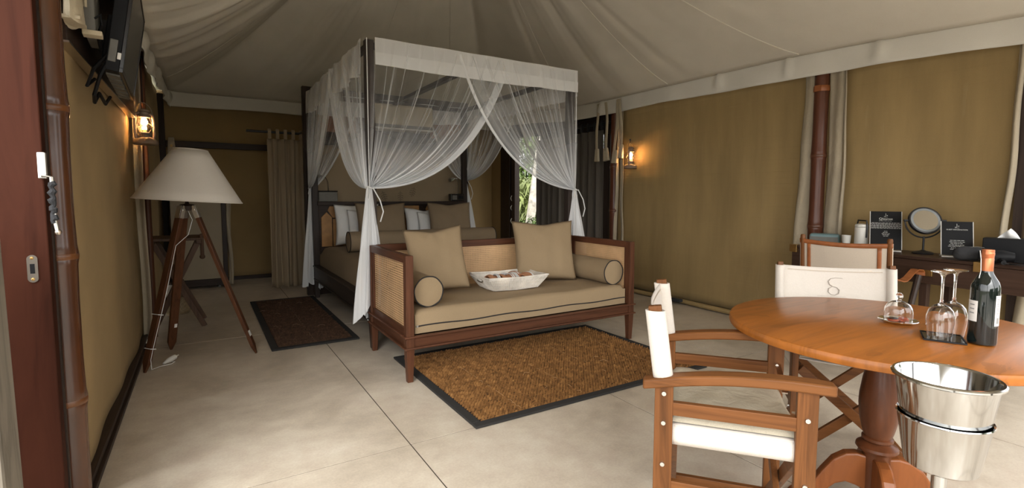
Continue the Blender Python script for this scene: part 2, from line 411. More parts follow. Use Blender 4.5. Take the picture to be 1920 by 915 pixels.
# ------------------------------------------------------------------ the setting
fl = struct(MB().bb(-0.47, 4.80, -2.87, 8.50, -.14, -.0025).build('floor', 'joint', smooth=0), 'polished beige concrete floor cut into large slabs by thin dark joints')
xs = [-0.459, 0.846, 2.151, 3.456, 4.761]; ys = [-2.865, -0.255, 2.355, 4.965, 7.575, 8.49]
for i in range(4):
    for j in range(5):
        g = .0035
        MB().bb(xs[i]+g, xs[i+1]-g, ys[j]+g, ys[j+1]-g, -.03, 0).build('slab', 'concrete', fl, 0)
struct(MB().bb(-14, 26, -16, 26, -.30, -.145).build('ground', 'soil', smooth=0), 'garden ground outside the tent')
struct(MB().bb(-9, 14, -7.2, -2.875, -.145, -.12).bb(-9, -.52, -2.875, 2.0, -.145, -.12).bb(4.85, 14, -2.875, 1.0, -.145, -.12).build('bounce_terrace', 'gravel', smooth=0), 'unseen pale gravel added in front of the tent to bounce daylight in')  # out of view, added to bounce daylight up into the tent

PK = (2.15, 4.65, 4.70); RX0, RX1, RY0, RY1 = -0.34, 4.57, -0.80, 8.30
def sst(a): a = min(max(a, 0), 1); return a*a*(3-2*a)
def eave(x, y): return 2.49+.14*sst((y-5)/3.2)-.13*sst((2.9-y)/3.0)
def ceil_pt(th, t):
    dx, dy = math.cos(th), math.sin(th)
    k = min((RX1-PK[0])/dx if dx > 1e-6 else (RX0-PK[0])/dx if dx < -1e-6 else 1e9,
            (RY1-PK[1])/dy if dy > 1e-6 else (RY0-PK[1])/dy if dy < -1e-6 else 1e9)
    x, y = PK[0]+dx*k*t, PK[1]+dy*k*t
    ez = eave(PK[0]+dx*k, PK[1]+dy*k)
    z = ez+(PK[2]-ez)*(1-t)**1.28
    left = sst((-dx+.25)/.9)                                   # slacker lining on the left half
    mod = .55+.45*math.sin(3*th+1.0)*math.sin(5*th+.3)
    amp = (.012+.056*left*mod)*(t**.5)*(1-t)**.4*1.6
    ph = th+.16*left*math.sin(2.6*t)+.02*math.sin(5*t+7*th)      # sagging folds curve
    f1 = math.sin(31*ph); f2 = math.sin(57*ph+1.3+1.5*t); f3 = math.sin(17*ph+.4)
    f4 = math.sin(104*ph+2.2*t+2*math.sin(3*th))*max(0, math.sin(4*th+.8))
    fold = .5*math.copysign(abs(f1)**1.5, f1)+.35*f2+.7*f3+.42*f4
    cr = max(0, math.sin(14*th+.5))**14                          # a few sharp tension creases
    rt = math.copysign(abs(math.sin(19*th+.7*math.sin(5*th)))**.8, math.sin(19*th+.7*math.sin(5*th)))
    z += amp*fold*(.35+.65*left)+.026*cr*(t**.5)*(1-t)**.5+.016*(1-left)*rt*(t**.6)*(1-t)**.35
    return (x, y, z-.05*math.sin(PI*t)*left)
mb = MB(); mb.sheet(lambda u, v: ceil_pt(2*PI*u, .012+.988*v), 420, 36, closed=True)
RIM = [(RX0, RY0), (RX1, RY0), (RX1, RY1), (RX0, RY1)]
for i in range(4):                                            # lip added over the wall tops to stop light leaking at the eaves
    a, b = RIM[i], RIM[(i+1) % 4]
    def _lip(u, v, a=a, b=b):
        x, y = lerp(a[0], b[0], u), lerp(a[1], b[1], u); k = 1+.11*v
        return (2.14+(x-2.14)*k, 4.0+(y-4.0)*k, eave(x, y)+.012+(2.70-eave(x, y))*v)
    mb.sheet(_lip, 30, 2)
ce = struct(mb.build('ceiling', 'ceiling', smooth=180, solid=.004), 'draped beige tent lining rising in soft folds to a peak')
def seam(th):
    return [Vector(ceil_pt(th, .05+.93*i/24))+Vector((0, 0, -.006)) for i in range(25)]
for th in (-.72, -.25, .45, 1.15, 1.571, 2.35, -2.45):
    MB().tube(seam(th), .004, 5).build('seam', 'ceiling', ce)
def valance(p0, p1, drop, nrm, seedk):
    def fn(u, v):
        x, y = lerp(p0[0], p1[0], u), lerp(p0[1], p1[1], u)
        L = math.hypot(p1[0]-p0[0], p1[1]-p0[1]); q = u*L
        wv = .014*math.sin(q*5.3+seedk)+.008*math.sin(q*11.7+2*seedk)
        k = abs(((q*.92+.35*math.sin(q*1.7+seedk)+seedk) % 1)-.5)*2; tuck = .045*max(0, 1-k*(4+9*(1-v)))
        z = eave(x, y)+.012-(drop+.012*math.sin(q*2.1+seedk))*v
        o = wv*v+tuck*math.sin(PI*min(1, .12+v*.95))
        return (x+nrm[0]*o, y+nrm[1]*o, z)
    m_ = MB(); m_.sheet(fn, 240, 8); return m_.build('valance', 'valance', ce, smooth=180, solid=.004)
valance((RX1, RY0), (RX1, RY1), .195, (-1, 0), .3)
valance((RX0, RY1), (RX0, RY0), .21, (1, 0), 1.1)
valance((RX0, RY1), (RX1, RY1), .20, (0, -1), 2.2)
valance((RX0, RY0), (RX1, RY0), .17, (0, 1), .8)

# left wall
def canvas(x, y0, y1, z0, z1, bul, k, n=40):
    def fn(u, v):
        y = lerp(y0, y1, u); z = lerp(z0, z1, v)
        return (x+bul*math.sin(PI*u)*math.sin(PI*v)+.006*math.sin(y*7+k)+.004*math.sin(z*9+y*3), y, z)
    m_ = MB(); m_.sheet(fn, n, 24); return m_
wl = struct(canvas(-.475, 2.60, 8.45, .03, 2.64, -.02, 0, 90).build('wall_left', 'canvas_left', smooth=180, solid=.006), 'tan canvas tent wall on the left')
struct(MB().bb(-.475, -.425, 2.62, 5.05, 0, .028).bb(-.49, -.44, 2.62, 8.4, .028, .06).build('baseboard_left', 'dark_y', smooth=0, bevel=.004), 'dark ground rail along the foot of the left canvas')
MB().sheet(lambda u, v: (-.468+.062*u+.006*math.sin(9*v), 5.22+.02*math.sin(5*u)+.012*math.sin(v*14), .04+2.45*v), 6, 30).build('canvas_flap', 'flap', wl, 180, solid=.006)
MB().cyl((-.405, 5.36, .0), (-.405, 5.36, 2.45), .026, 12).build('tent_pole', 'daybed_z', wl)
# back wall
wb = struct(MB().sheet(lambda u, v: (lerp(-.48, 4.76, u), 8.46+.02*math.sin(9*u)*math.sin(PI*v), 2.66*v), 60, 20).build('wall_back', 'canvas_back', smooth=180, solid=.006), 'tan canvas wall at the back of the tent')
MB().bb(-.40, 1.25, 8.37, 8.44, 1.90, 1.985).build('cross_beam', 'dark_x', wb, 0, bevel=.004)
MB().bb(-.48, -.40, 8.34, 8.44, 0, 2.6).build('corner_post', 'dark_z', wb, 0, bevel=.008)
struct(MB().bb(-.40, 4.75, 8.39, 8.45, 0, .05).build('baseboard_back', 'dark_x', smooth=0, bevel=.003), 'dark ground rail below the back canvas')
# right wall
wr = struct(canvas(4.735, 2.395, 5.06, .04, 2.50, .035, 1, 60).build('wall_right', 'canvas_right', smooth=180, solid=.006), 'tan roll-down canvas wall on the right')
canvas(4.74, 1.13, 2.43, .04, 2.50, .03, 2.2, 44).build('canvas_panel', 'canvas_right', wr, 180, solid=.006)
def vflap(y0, y1, x, k, mat='flap'):
    MB().sheet(lambda u, v: (x+.018*math.sin(u*5+k+3*v)+.008*math.sin(17*v+k), lerp(y0, y1, u)+.016*math.sin(5.5*v+k)+.006*math.sin(19*v), .05+2.42*v), 8, 40).build('canvas_flap', mat, wr, 180, solid=.006)
vflap(2.485, 2.60, 4.655, 0); vflap(2.25, 2.37, 4.655, 1.2); vflap(2.215, 2.245, 4.64, 1.5); vflap(1.165, 1.20, 4.665, .5); vflap(1.02, 1.09, 4.64, 1.5); canvas(4.76, .95, 1.20, .04, 2.50, .0, 3.2, 8).build('canvas_panel', 'canvas_right', wr, 180, solid=.006)
MB().bb(4.72, 4.73, 8.06, 8.47, 0, 2.64).build('canvas_panel', 'canvas_back', wr, 0)
vflap(4.86, 4.93, 4.66, 2.6); vflap(4.95, 4.985, 4.64, .4)
MB().bb(4.69, 4.75, 1.105, 1.155, 0, 2.40).build('tent_pole', 'dark_z', wr, 0)
MB().tube([(4.675+.01*math.sin(y*5), y, .035) for y in np.linspace(2.5, 4.95, 26)], .026, 8).build('hem_roll', 'canvas_right', wr)
MB().tube([(4.675+.01*math.sin(y*5), y, .035) for y in np.linspace(1.2, 2.35, 16)], .026, 8).build('hem_roll', 'canvas_right', wr)
struct(MB().bb(4.70, 4.78, 1.05, 5.2, 0, .035).build('baseboard_right', 'dark_y', smooth=0), 'dark ground rail below the right canvas')
tag(MB().bb(4.60, 4.66, 3.86, 4.00, .03, .065).build('webbing_clip', 'black_cloth', smooth=0, bevel=.006), 'small black webbing clip on the hem of the right canvas', 'clip')
# side opening at the back right
d1 = struct(MB().bb(4.70, 4.80, 7.60, 7.72, 0, 2.35).bb(4.70, 4.80, 7.78, 8.10, 0, 2.35).bb(4.73, 4.80, 7.70, 7.80, 0, 2.35).build('door_1', 'dark_z', smooth=0, bevel=.005), 'dark folding door frame beside the garden opening')
for z in (1.15, .98, .75): MB().tube([(4.69, 7.68, z), (4.67, 7.68, z+.03), (4.67, 7.68, z+.06), (4.69, 7.68, z+.09)], .006, 6).build('door_handle', 'steel_dull', d1)
struct(MB().bb(4.70, 4.80, 5.07, 8.10, 2.235, 2.66).bb(4.72, 4.80, 5.07, 6.86, 2.09, 2.235).build('trim_1', 'dark_y', smooth=0, bevel=.005), 'black-brown header above the garden opening')
struct(MB().bb(4.74, 4.80, 6.03, 6.11, 0, 2.24).build('trim_2', 'daybed_z', smooth=0, bevel=.005), 'red-brown post between the two dark curtains')
struct(MB().bb(4.76, 4.82, 5.07, 5.365, 0, 2.24).build('trim_3', 'dark_z', smooth=0, bevel=.005), 'black post behind the varnished pole')

def pole(name, x, y, r, h, nodes, label, mat, nmat):
    t = thing(name, label, 'pole', (x, y, 0))
    prof = [(r*.98, 0)]
    for z in nodes:
        prof += [(r*.95, z-.16), (r*.99, z-.035), (r*1.05, z-.012)]+[(r*.97, z), (r*1.06, z+.012), (r*1.0, z+.04), (r*.95, z+.16)]
    prof += [(r*.97, h)]
    MB().lathe(prof, 28).lathe([(0, h), (r*.97, h)], 28).build('culm', mat, t, 60)
    for z in nodes: MB().lathe([(r*.96, z-.016), (r*1.07, z-.010), (r*1.085, z+.006), (r*.99, z+.018)], 28).build('node_ring', nmat, t, 60)
    return t
pole('bamboo_pole', -.463, 2.46, .056, 2.7, (.47, 1.02, 1.56, 2.1), 'thick varnished bamboo pole beside the open door in the left foreground', 'bamboo', 'node')
pa = pole('bamboo_pole', 4.655, 2.43, .060, 2.40, (.35, .98, 1.60), 'dark varnished pole on the right wall behind the leather-trimmed chair', 'bamboo_dark', 'node_dark')
MB().lathe([(.062, 2.155), (.0655, 2.16), (.0655, 2.20), (.062, 2.205)], 24).box((-.066, .0, 2.18), (.008, .05, .05)).build('strap_band', 'leather', pa)
pole('bamboo_pole', 4.655, 5.03, .056, 2.42, (.45, 1.05, 1.62), 'dark varnished pole at the end of the right canvas below the hanging straps', 'bamboo_dark', 'node_dark')

# door panel and post in the left foreground
t = thing('door_panel', 'dark red wooden door edge with a brass latch plate in the left foreground', 'door', (-.60, 2.25, 0))
MB().bb(-.08, .158, -.02, .03, .0, 2.75).build('stile', 'door', t, 0, bevel=.004)
MB().bb(-.42, -.083, -.012, .03, .0, 2.75).build('panel', 'door', t, 0, bevel=.004)
MB().bb(.150, .162, .03, .05, .0, 2.75).build('edge_strip', 'dark_z', t, 0)
pl = MB()
pl.prism([(.0135*math.cos(a)+0, (.032 if math.sin(a) > 0 else -.032)+.0135*math.sin(a)) for a in np.linspace(.01, 2*PI-.01, 24)], 0, .003).build('latch_plate', 'nickel', t, 0, loc=(.115, -.0205, 1.005), rot=(PI/2, 0, 0))
lp = [c for c in t.children if c.name.startswith('latch_plate')][0]
MB().bb(-.006, .006, -.016, .016, .0031, .0036).build('slot', 'black', lp, 0)
for s in (-1, 1): MB().sphere((0, s*.035, .003), .005, 8, (1, 1, .4)).build('screw', 'brass', lp)
tb = thing('slide_bolt', 'steel slide bolt wrapped in black cord on the edge of the red door', 'bolt', (-.44, 2.225, 1.16))
MB().bb(-.012, .010, -.02, .0, .14, .225).build('bracket', 'steel_dull', tb, 0, bevel=.003)
MB().tube([(-.002, -.022, .15), (.022, -.022, .145), (.024, -.024, .0), (.028, -.024, -.03)], .006, 8).build('rod', 'steel_dull', tb)
MB().tube([(.022+.003*math.sin(i*2.1), -.026, .13-.0075*i) for i in range(19)], [.009+.003*math.sin(i*1.7) for i in range(19)], 8).build('cord', 'black_cloth', tb)
MB().sphere((.03, -.024, -.035), .010, 10).build('end_knob', 'nickel', tb)
tag(MB().taper((-.60, 1.90, 0), (.245, .16), (-.61, 1.90, 1.16), (.235, .16)).build('timber_post', 'grey_wood', smooth=0, bevel=.012), 'rough weathered grey timber post at the extreme left foreground', 'post')

# garden seen through the opening
def blades(n, cx, cy, rx, ry, h, L, w, rnd):
    m_ = MB()
    for _ in range(n):
        a = rnd.random()*2*PI; q = math.sqrt(rnd.random()); x = cx+rx*q*math.cos(a); y = cy+ry*q*math.sin(a); z = -.1+h*rnd.random()**.8
        yaw = rnd.random()*2*PI; l = L*(.6+.8*rnd.random()); ww = w*(.6+.8*rnd.random()); up = .2+1.1*rnd.random()
        d = Vector((math.cos(yaw), math.sin(yaw), 0)); s_ = Vector((-d.y, d.x, 0))
        pts = []
        for k in range(4):
            tt = k/3; c = Vector((x, y, z))+d*l*tt+Vector((0, 0, l*(up*tt-(up+.5)*tt*tt)))
            wd = ww*(.25+1.2*tt)*(1-tt)**.6 if k < 3 else 0.003
            pts += [c-s_*wd, c+s_*wd+Vector((0, 0, wd*.3))]
        m_.add(pts, [(0, 1, 3, 2), (2, 3, 5, 4), (4, 5, 7, 6)])
    return m_
rnd = random.Random(3)
for (x, y, rx, ry, h, n, mt, lb) in (
        (6.35, 8.3, .9, .9, 1.0, 900, 'leaf', 'dark green leafy plant low in the garden opening'),
        (7.6, 11.2, 1.5, 1.2, 1.9, 2600, 'leaf_light', 'light green arching plant behind the pale tree trunk'),
        (7.3, 9.6, .8, .7, 1.5, 1100, 'leaf_light', 'yellow-green plant right of the pale tree trunk'),
        (9.6, 14.2, 2.6, 1.3, 3.9, 6500, 'leaf', 'tall dark hedge at the back of the garden')):
    s_ = thing('shrub', lb, 'plant', (x, y, -.145))
    f_ = blades(n, 0, 0, rx, ry, h, .40, .05, rnd).build('foliage', mt, s_, 0); f_['kind'] = 'stuff'
    st = MB()
    for k in range(7): st.tube([(0, 0, 0), (rx*.3*math.cos(k*.9), ry*.3*math.sin(k*.9), h*.5), (rx*.55*math.cos(k*.9), ry*.55*math.sin(k*.9), h*.9)], [.02, .014, .005], 6)
    st.build('stems', 'bark', s_)
for x_, lb in ((-.62, 'left'), (2.05, 'middle'), (4.72, 'right')):  # posts behind the camera, added as dark shapes for the steel to reflect
    struct(MB().bb(x_-.06, x_+.06, -1.02, -.90, -.003, 2.30).build('trim_%d' % {'left': 4, 'middle': 5, 'right': 6}[lb], 'dark_z', smooth=0, bevel=.005), 'unseen dark square %s post added behind the camera for reflections' % lb)
for x_, y_, rx_, lb in ((-3.0, -8.5, 3.2, 'left'), (4.5, -9.5, 3.6, 'middle'), (11.0, -5.0, 2.2, 'right')):  # out-of-view hedges added so steel and glass have something to reflect
    s_ = thing('hedge', 'unseen leafy hedge added behind the camera for reflections, %s one' % lb, 'plant', (x_, y_, -.145))
    f_ = blades(1500, 0, 0, rx_, 1.1, 2.3, .7, .11, rnd).build('foliage', 'leaf', s_, 0); f_['kind'] = 'stuff'
    MB().tube([(0, 0, 0), (.1, 0, 1.5)], [.06, .03], 6).build('stem', 'bark', s_)
tr = thing('tree', 'pale mottled leaning tree trunk in the garden beyond the daybed', 'tree', (6.05, 9.25, -.145))
MB().tube([(0, 0, 0), (.05, -.03, .8), (.16, -.05, 1.6), (.26, -.09, 2.4), (.42, -.1, 3.4), (.5, 0, 4.6)], [.12, .10, .095, .09, .08, .05], 14).build('trunk', 'bark', tr)
MB().tube([(.30, -.25, 0), (.36, -.2, 1.2), (.52, -.2, 2.6)], [.03, .025, .02], 8).build('sapling_stem', 'dark_z', tr)
f_ = blades(1100, .5, 0, 1.5, 1.5, 1.6, .4, .04, rnd).build('crown', 'leaf', tr, 0, loc=(0, 0, 3.6)); f_['kind'] = 'stuff'

# dark tab-top curtains on the right, tan one on the left
def curtain(name, label, axis, a0, a1, c, z0, z1, nf, mat, tabs, tab_mat, rod):
    t = thing(name, label, 'curtain', (0, 0, 0))
    def P(a, o, z): return (a, c+o, z) if axis == 'x' else (c+o, a, z)
    def fn(u, v):
        q = u*nf*2*PI; am = .022+.012*v
        return P(lerp(a0, a1, u)+.012*math.sin(3*v+q*.5)*v, am*math.sin(q+.6*math.sin(2.2*v))+.006*math.sin(2.7*q), lerp(z1, z0, v)+.006*math.sin(q)*(v > .99))
    m_ = MB(); m_.sheet(fn, nf*16, 24); m_.build('cloth', mat, t, 180, solid=.004)
    for k in range(tabs):
        a = lerp(a0+.03, a1-.03, k/(tabs-1))
        m2 = MB(); m2.tube([P(a, .018*math.cos(q), z1+.062+.062*math.sin(q)) for q in np.linspace(0, 2*PI, 13)[:-1]], .004, 4, closed=True)
        m2.v = [((v[0]-a)*5+a, v[1], v[2]) if axis == 'x' else (v[0], (v[1]-a)*5+a, v[2]) for v in m2.v]
        m2.build('tab', tab_mat, t)
    MB().cyl(P(rod[0], 0, z1+.085), P(rod[1], 0, z1+.085), .016, 12).build('curtain_rod', 'black_metal', t)
    return t
ct = curtain('curtain', 'tan tab-top curtain hanging left of the bed', 'x', .735, 1.17, 7.22, .035, 1.965, 4, 'curtain', 5, 'curtain', (.50, 1.20))
MB().bar((1.13, 7.22, 2.05), (1.13, 6.66, 2.05), .02, .02).build('rod_bracket', 'black_metal', ct)
curtain('curtain', 'grey-brown curtain hanging right of the garden opening, behind the bed', 'y', 6.12, 6.86, 4.66, .03, 2.13, 5, 'curtain_dark', 6, 'black_cloth', (6.06, 6.9))
curtain('curtain', 'grey-brown tab-top curtain next to the straps and pole', 'y', 5.24, 6.00, 4.64, .03, 2.13, 5, 'curtain_dark', 6, 'black_cloth', (5.1, 6.04))

# ------------------------------------------------------------------ headboard screen behind the bed
t = thing('partition_screen', 'dark framed screen behind the bed with cane panels and a painted leaf motif', 'screen', (2.19, 6.66, 0))
for x in (-1.075, 1.075): MB().bb(x-.04, x+.04, -.04, .04, 0, 2.56).build('post', 'dark_z', t, 0, bevel=.004)
for x in (-.44, .50): MB().bb(x-.03, x+.03, -.035, .035, 2.02, 2.45).build('stile', 'dark_z', t, 0, bevel=.003)
MB().bb(-1.035, 1.035, -.04, .04, 2.42, 2.56).build('top_rail', 'dark_x', t, 0, bevel=.004)
MB().bb(-1.035, 1.035, -.04, .04, 1.87, 2.03).build('middle_rail', 'dark_x', t, 0, bevel=.004)
MB().bb(-1.035, 1.035, -.035, .035, 0, .1).build('bottom_rail', 'dark_x', t, 0)
MB().bb(-1.035, -.47, -.006, .0, 2.03, 2.42).build('cane_panel', 'cane_red', t, 0)
MB().bb(.53, 1.035, -.006, .0, 2.03, 2.42).build('cane_panel', 'cane_red', t, 0)
MB().bb(-.41, .47, .0, .01, 2.03, 2.42).build('backing_panel', 'dark_x', t, 0)
wp = MB().sheet(lambda u, v: (lerp(-1.035, 1.035, u), .004*math.sin(9*u+4*v), lerp(.1, 1.87, v)), 20, 16).build('canvas_panel', 'curtain', t, 180, solid=.006)
lm = MB()
def frond(x0, z0, ang, L, n):
    d = (math.cos(ang), math.sin(ang))
    for k in range(n):
        s = (k+.6)/n; cx, cz = x0+d[0]*L*s, z0+d[1]*L*s; l = L*.42*math.sin(PI*min(.95, .18+.75*s))
        for sg in (-1, 1):
            a = ang+sg*1.05; e = (cx+math.cos(a)*l, cz+math.sin(a)*l); nx, nz = -math.sin(a)*l*.10, math.cos(a)*l*.10; mx, mz = (cx+e[0])/2, (cz+e[1])/2
            lm.add([(cx, -.0125, cz), (mx+nx, -.0125, mz+nz), (e[0], -.0125, e[1]), (mx-nx, -.0125, mz-nz)], [(0, 1, 2, 3)])
    lm.bar((x0, -.0125, z0), (x0+d[0]*L, -.0125, z0+d[1]*L), .004, .003)
for a, L in ((2.75, .30), (2.1, .34), (1.57, .32), (1.05, .34), (.42, .30)): frond(-.02, 1.42, a, L, 7)
for x, z, a in ((-.15, 1.30, -1.2), (.30, 1.36, -1.9), (.10, 1.30, -1.57)): frond(x, z, a, .14, 5)
lm.build('leaf_motif', 'leaf_ink', wp, 0)
# air conditioner
t = thing('air_conditioner', 'ivory wall air conditioner above the bed', 'air conditioner', (2.24, 6.50, 2.08))
mb = MB(); prof = [(-.125, .07), (-.125, .30), (-.10, .325), (.115, .325), (.115, .0), (-.06, .0), (-.10, .02)]
mb.add([(x, p[0], p[1]) for x in (-.42, .42) for p in prof], [tuple(range(7)), tuple(range(13, 6, -1))]+[(i, i+7, (i+1) % 7+7, (i+1) % 7) for i in range(7)])
mb.build('body', 'ac_body', t, 0, bevel=.012)
MB().bb(-.41, .41, -.132, -.10, .030, .065).build('louver', 'grey_plastic', t, 0)
MB().bb(-.41, .41, -.134, -.10, .006, .022).build('trim_strip', 'white_plastic', t, 0)
MB().box((.20, -.127, .15), (.018, .004, .010)).build('badge', 'white_plastic', t, 0)

# ------------------------------------------------------------------ four-poster bed
BX0, BX1, BY0, BY1 = 1.155, 3.145, 4.05, 6.44
t = thing('four_poster_bed', 'dark wooden four-poster bed with a rattan headboard under white netting', 'bed', (2.15, 5.245, 0))
def bp(x, y): return (x-2.15, y-5.245)
for x in (BX0, BX1):
    for y in (BY0, BY1):
        a, b = bp(x, y)
        MB().taper((a, b, 0), (.05, .05), (a, b, .25), (.07, .07)).taper((a, b, .25), (.07, .07), (a, b, 2.455), (.066, .066)).build('post', 'bed_z', t, 0, bevel=.004)
mb = MB()
for x in (-.995, .995): MB().bb(x-.018, x+.018, -1.16, 1.16, 2.39, 2.44).build('top_rail', 'bed_y', t, 0, bevel=.003)
for y in (-1.195, 1.195): MB().bb(-.96, .96, y-.018, y+.018, 2.39, 2.44).build('top_rail', 'bed_x', t, 0, bevel=.003)
MB().bb(-.03, .03, -1.17, 1.17, 2.395, 2.435).build('centre_rail', 'bed_y', t, 0, bevel=.003)
for x in (-1, 1):
    MB().bb(x*1.0-.028, x*1.0+.028, -1.16, 1.16, .24, .385).bb(x*1.005-.04, x*1.005+.04, -1.16, 1.16, .385, .402).bb(x*1.005-.036, x*1.005+.036, -1.16, 1.16, .232, .245).build('side_rail', 'bed_y', t, 0, bevel=.004)
MB().bb(-.96, .96, -1.215, -1.165, .24, .40).build('foot_rail', 'bed_x', t, 0, bevel=.004)
MB().bb(-.97, .97, -1.15, 1.15, .26, .34).build('slat_base', 'bed_x', t, 0)
hb = MB().bb(-.96, .96, 1.165, 1.215, .30, 1.15).build('headboard', 'dark_x', t, 0, bevel=.004)
MB().bb(-.975, .975, 1.13, 1.22, 1.12, 1.165).build('cap_rail', 'dark_x', hb, 0, bevel=.004)
for k in range(6):                                     # rattan panels: a pointed upright beside a pair of blocks, repeated
    x0 = -.935+k*.315
    p = [(x0, .62), (x0+.125, .62), (x0+.125, .975), (x0+.0625, 1.04), (x0, .975)]
    MB().prism(p, 0, .012).build('rattan_panel', 'rattan', hb, 0, bevel=.004, loc=(0, 1.165, 0), rot=(PI/2, 0, 0))
    MB().prism([(x0+.135, .62), (x0+.30, .62), (x0+.30, .955), (x0+.135, .955)], 0, .010).build('rattan_panel', 'rattan', hb, 0, bevel=.004, loc=(0, 1.165, 0), rot=(PI/2, 0, 0))
    MB().prism([(x0+.135, .968), (x0+.30, .968), (x0+.30, 1.11), (x0+.10, 1.11), (x0+.075, 1.06)], 0, .010).build('rattan_panel', 'rattan', hb, 0, bevel=.004, loc=(0, 1.165, 0), rot=(PI/2, 0, 0))
def rounded_slab(x0, x1, y0, y1, z0, z1, r, nx=24, ny=24, puff=0., k=0):
    m_ = MB()
    def prof(u):                                       # u 0..1 around the section in xz
        return u
    w, d, h = x1-x0, y1-y0, z1-z0
    bm = bmesh.new(); bmesh.ops.create_grid(bm, x_segments=nx, y_segments=ny, size=.5)
    for v in bm.verts:
        u, q = v.co.x*2, v.co.y*2
        e = max(abs(u), abs(q)); v.co = ((u*w/2), (q*d/2), 0)
        ex = max(0, abs(u)*w/2-(w/2-r))/r; ey = max(0, abs(q)*d/2-(d/2-r))/r; ee = min(1, math.hypot(ex, ey))
        v.co.z = h-r*(1-math.sqrt(max(0, 1-ee*ee)))+puff*(1-u*u)*(1-q*q)+.004*math.sin(u*9+k)*math.sin(q*7+k)
    vs = [(v.co.x+(x0+x1)/2, v.co.y+(y0+y1)/2, v.co.z+z0) for v in bm.verts]; bm.verts.index_update(); bm.verts.ensure_lookup_table()
    fs = [tuple(v.index for v in f.verts) for f in bm.faces]
    be = [e for e in bm.edges if len(e.link_faces) == 1]
    m_.add(vs, fs); low = {}
    for e in be:
        for v in e.verts:
            if v.index not in low:
                low[v.index] = len(m_.v); c = vs[v.index]; m_.v.append((c[0], c[1], z0))
    for e in be:
        f = e.link_faces[0]; a, b = [l.vert.index for l in f.loops if l.edge == e][0], e.other_vert([l.vert for l in f.loops if l.edge == e][0]).index
        m_.f.append((b, a, low[a], low[b]))
    bm.free(); return m_
mt = rounded_slab(-.965, .965, -1.13, 1.15, .34, .625, .09, 40, 44, .02).build('mattress', 'brown_bed', t, 60)
PIPE = .0045
# pillows and bolsters
def pillow(name, label, w, h, th, loc, rot, mat, grp=None, k=0., sag=.02, cat='cushion'):
    nu = 26; m_ = MB()
    def P(u, v, sgn):
        a, b = 2*u-1, 2*v-1
        cx = a*(1-.075*(1-b*b)**1.0*abs(a)); cz = b*(1-.075*(1-a*a)*abs(b))
        tt = (max(0, 1-a*a)*max(0, 1-b*b))**.42
        wr = .006*math.sin(9*a+4*b+k)*math.sin(5*b-3*a+2*k)*tt+.010*math.exp(-((b-.82)/.12)**2)*math.sin(14*a+k)*(1-abs(a))
        dip = -sag*math.exp(-(a/.35)**2)*max(0, b)**3
        return (cx*w/2, sgn*th/2*tt*(1-.18*b)+wr, h/2+cz*h/2+dip)
    m_.sheet(lambda u, v: P(u, v, -1), nu, nu); m_.sheet(lambda u, v: P(1-u, v, 1), nu, nu)
    o = m_.build(name, mat, None, 180); o.location = loc; o.rotation_euler = rot
    bm = bmesh.new(); bm.from_mesh(o.data); bmesh.ops.remove_doubles(bm, verts=bm.verts, dist=.0005); bm.to_mesh(o.data); bm.free()
    return tag(o, label, cat, grp)
R = math.radians
pillow('cushion', 'large plain brown cushion leaning on the headboard, left of the two', .62, .54, .17, (1.85, 5.98, .632), (R(-14), 0, 0), 'brown_bed', 'brown cushions on the bed', 0)
pillow('cushion', 'large plain brown cushion leaning on the headboard, right of the two', .60, .54, .17, (2.75, 5.98, .632), (R(-14), 0, R(-3)), 'brown_bed', 'brown cushions on the bed', 1.7)
pillow('pillow', 'white pillow at the far left of the headboard, rearmost', .55, .50, .12, (1.62, 6.26, .64), (R(-9), 0, 0), 'linen', 'white pillows', .3, .0, 'pillow')
pillow('pillow', 'white pillow at the far left of the headboard, in front of another', .48, .44, .10, (1.71, 6.135, .64), (R(-12), 0, R(-4)), 'linen', 'white pillows', 2.3, .0, 'pillow')
pillow('pillow', 'white pillow between the two brown cushions on the bed, rearmost', .55, .45, .12, (2.50, 6.26, .64), (R(-9), 0, R(2)), 'linen', 'white pillows', 1.1, .03, 'pillow')
pillow('pillow', 'white pillow between the two brown cushions on the bed, foremost', .45, .40, .10, (2.585, 6.135, .64), (R(-14), 0, R(-5)), 'linen', 'white pillows', 3.1, .03, 'pillow')
def bolster(label, p0, p1, r, mat, grp=None, end_mat=None):
    p0 = Vector(p0); p1 = Vector(p1); L = (p1-p0).length
    t = thing('bolster', label, 'bolster', tuple(p0), math.atan2(p1.y-p0.y, p1.x-p0.x), grp)
    n = 30
    def fn(u, v):
        a = 2*PI*u; q = r*(1+.012*math.sin(5*a+v*9)+.008*math.sin(11*v*L/.5))
        return (lerp(.004, L-.004, v), q*math.cos(a), q*math.sin(a))
    m_ = MB(); m_.sheet(fn, n, 24, closed=True); m_.build('cover', mat, t, 180)
    for x, sg in ((0, -1), (L, 1)):
        m_ = MB(); m_.sheet(lambda u, v: (x+sg*.012*(1-v*v), r*max(v, .001)*math.cos(2*PI*u), r*max(v, .001)*math.sin(2*PI*u)), n, 5, closed=True)
        m_.build('end_cap', mat, t, 180)
        MB().tube([(x+sg*.001, r*1.012*math.cos(a)*(1+.01*math.sin(7*a)), r*1.012*math.sin(a)*(1+.01*math.sin(7*a))) for a in np.linspace(0, 2*PI, 41)[:-1]], PIPE, 6, closed=True).build('piping', 'piping', t, 180)
    return t
bolster('long brown bolster lying across the bed', (1.32, 5.52, .745), (3.08, 5.52, .745), .108, 'brown_bed')

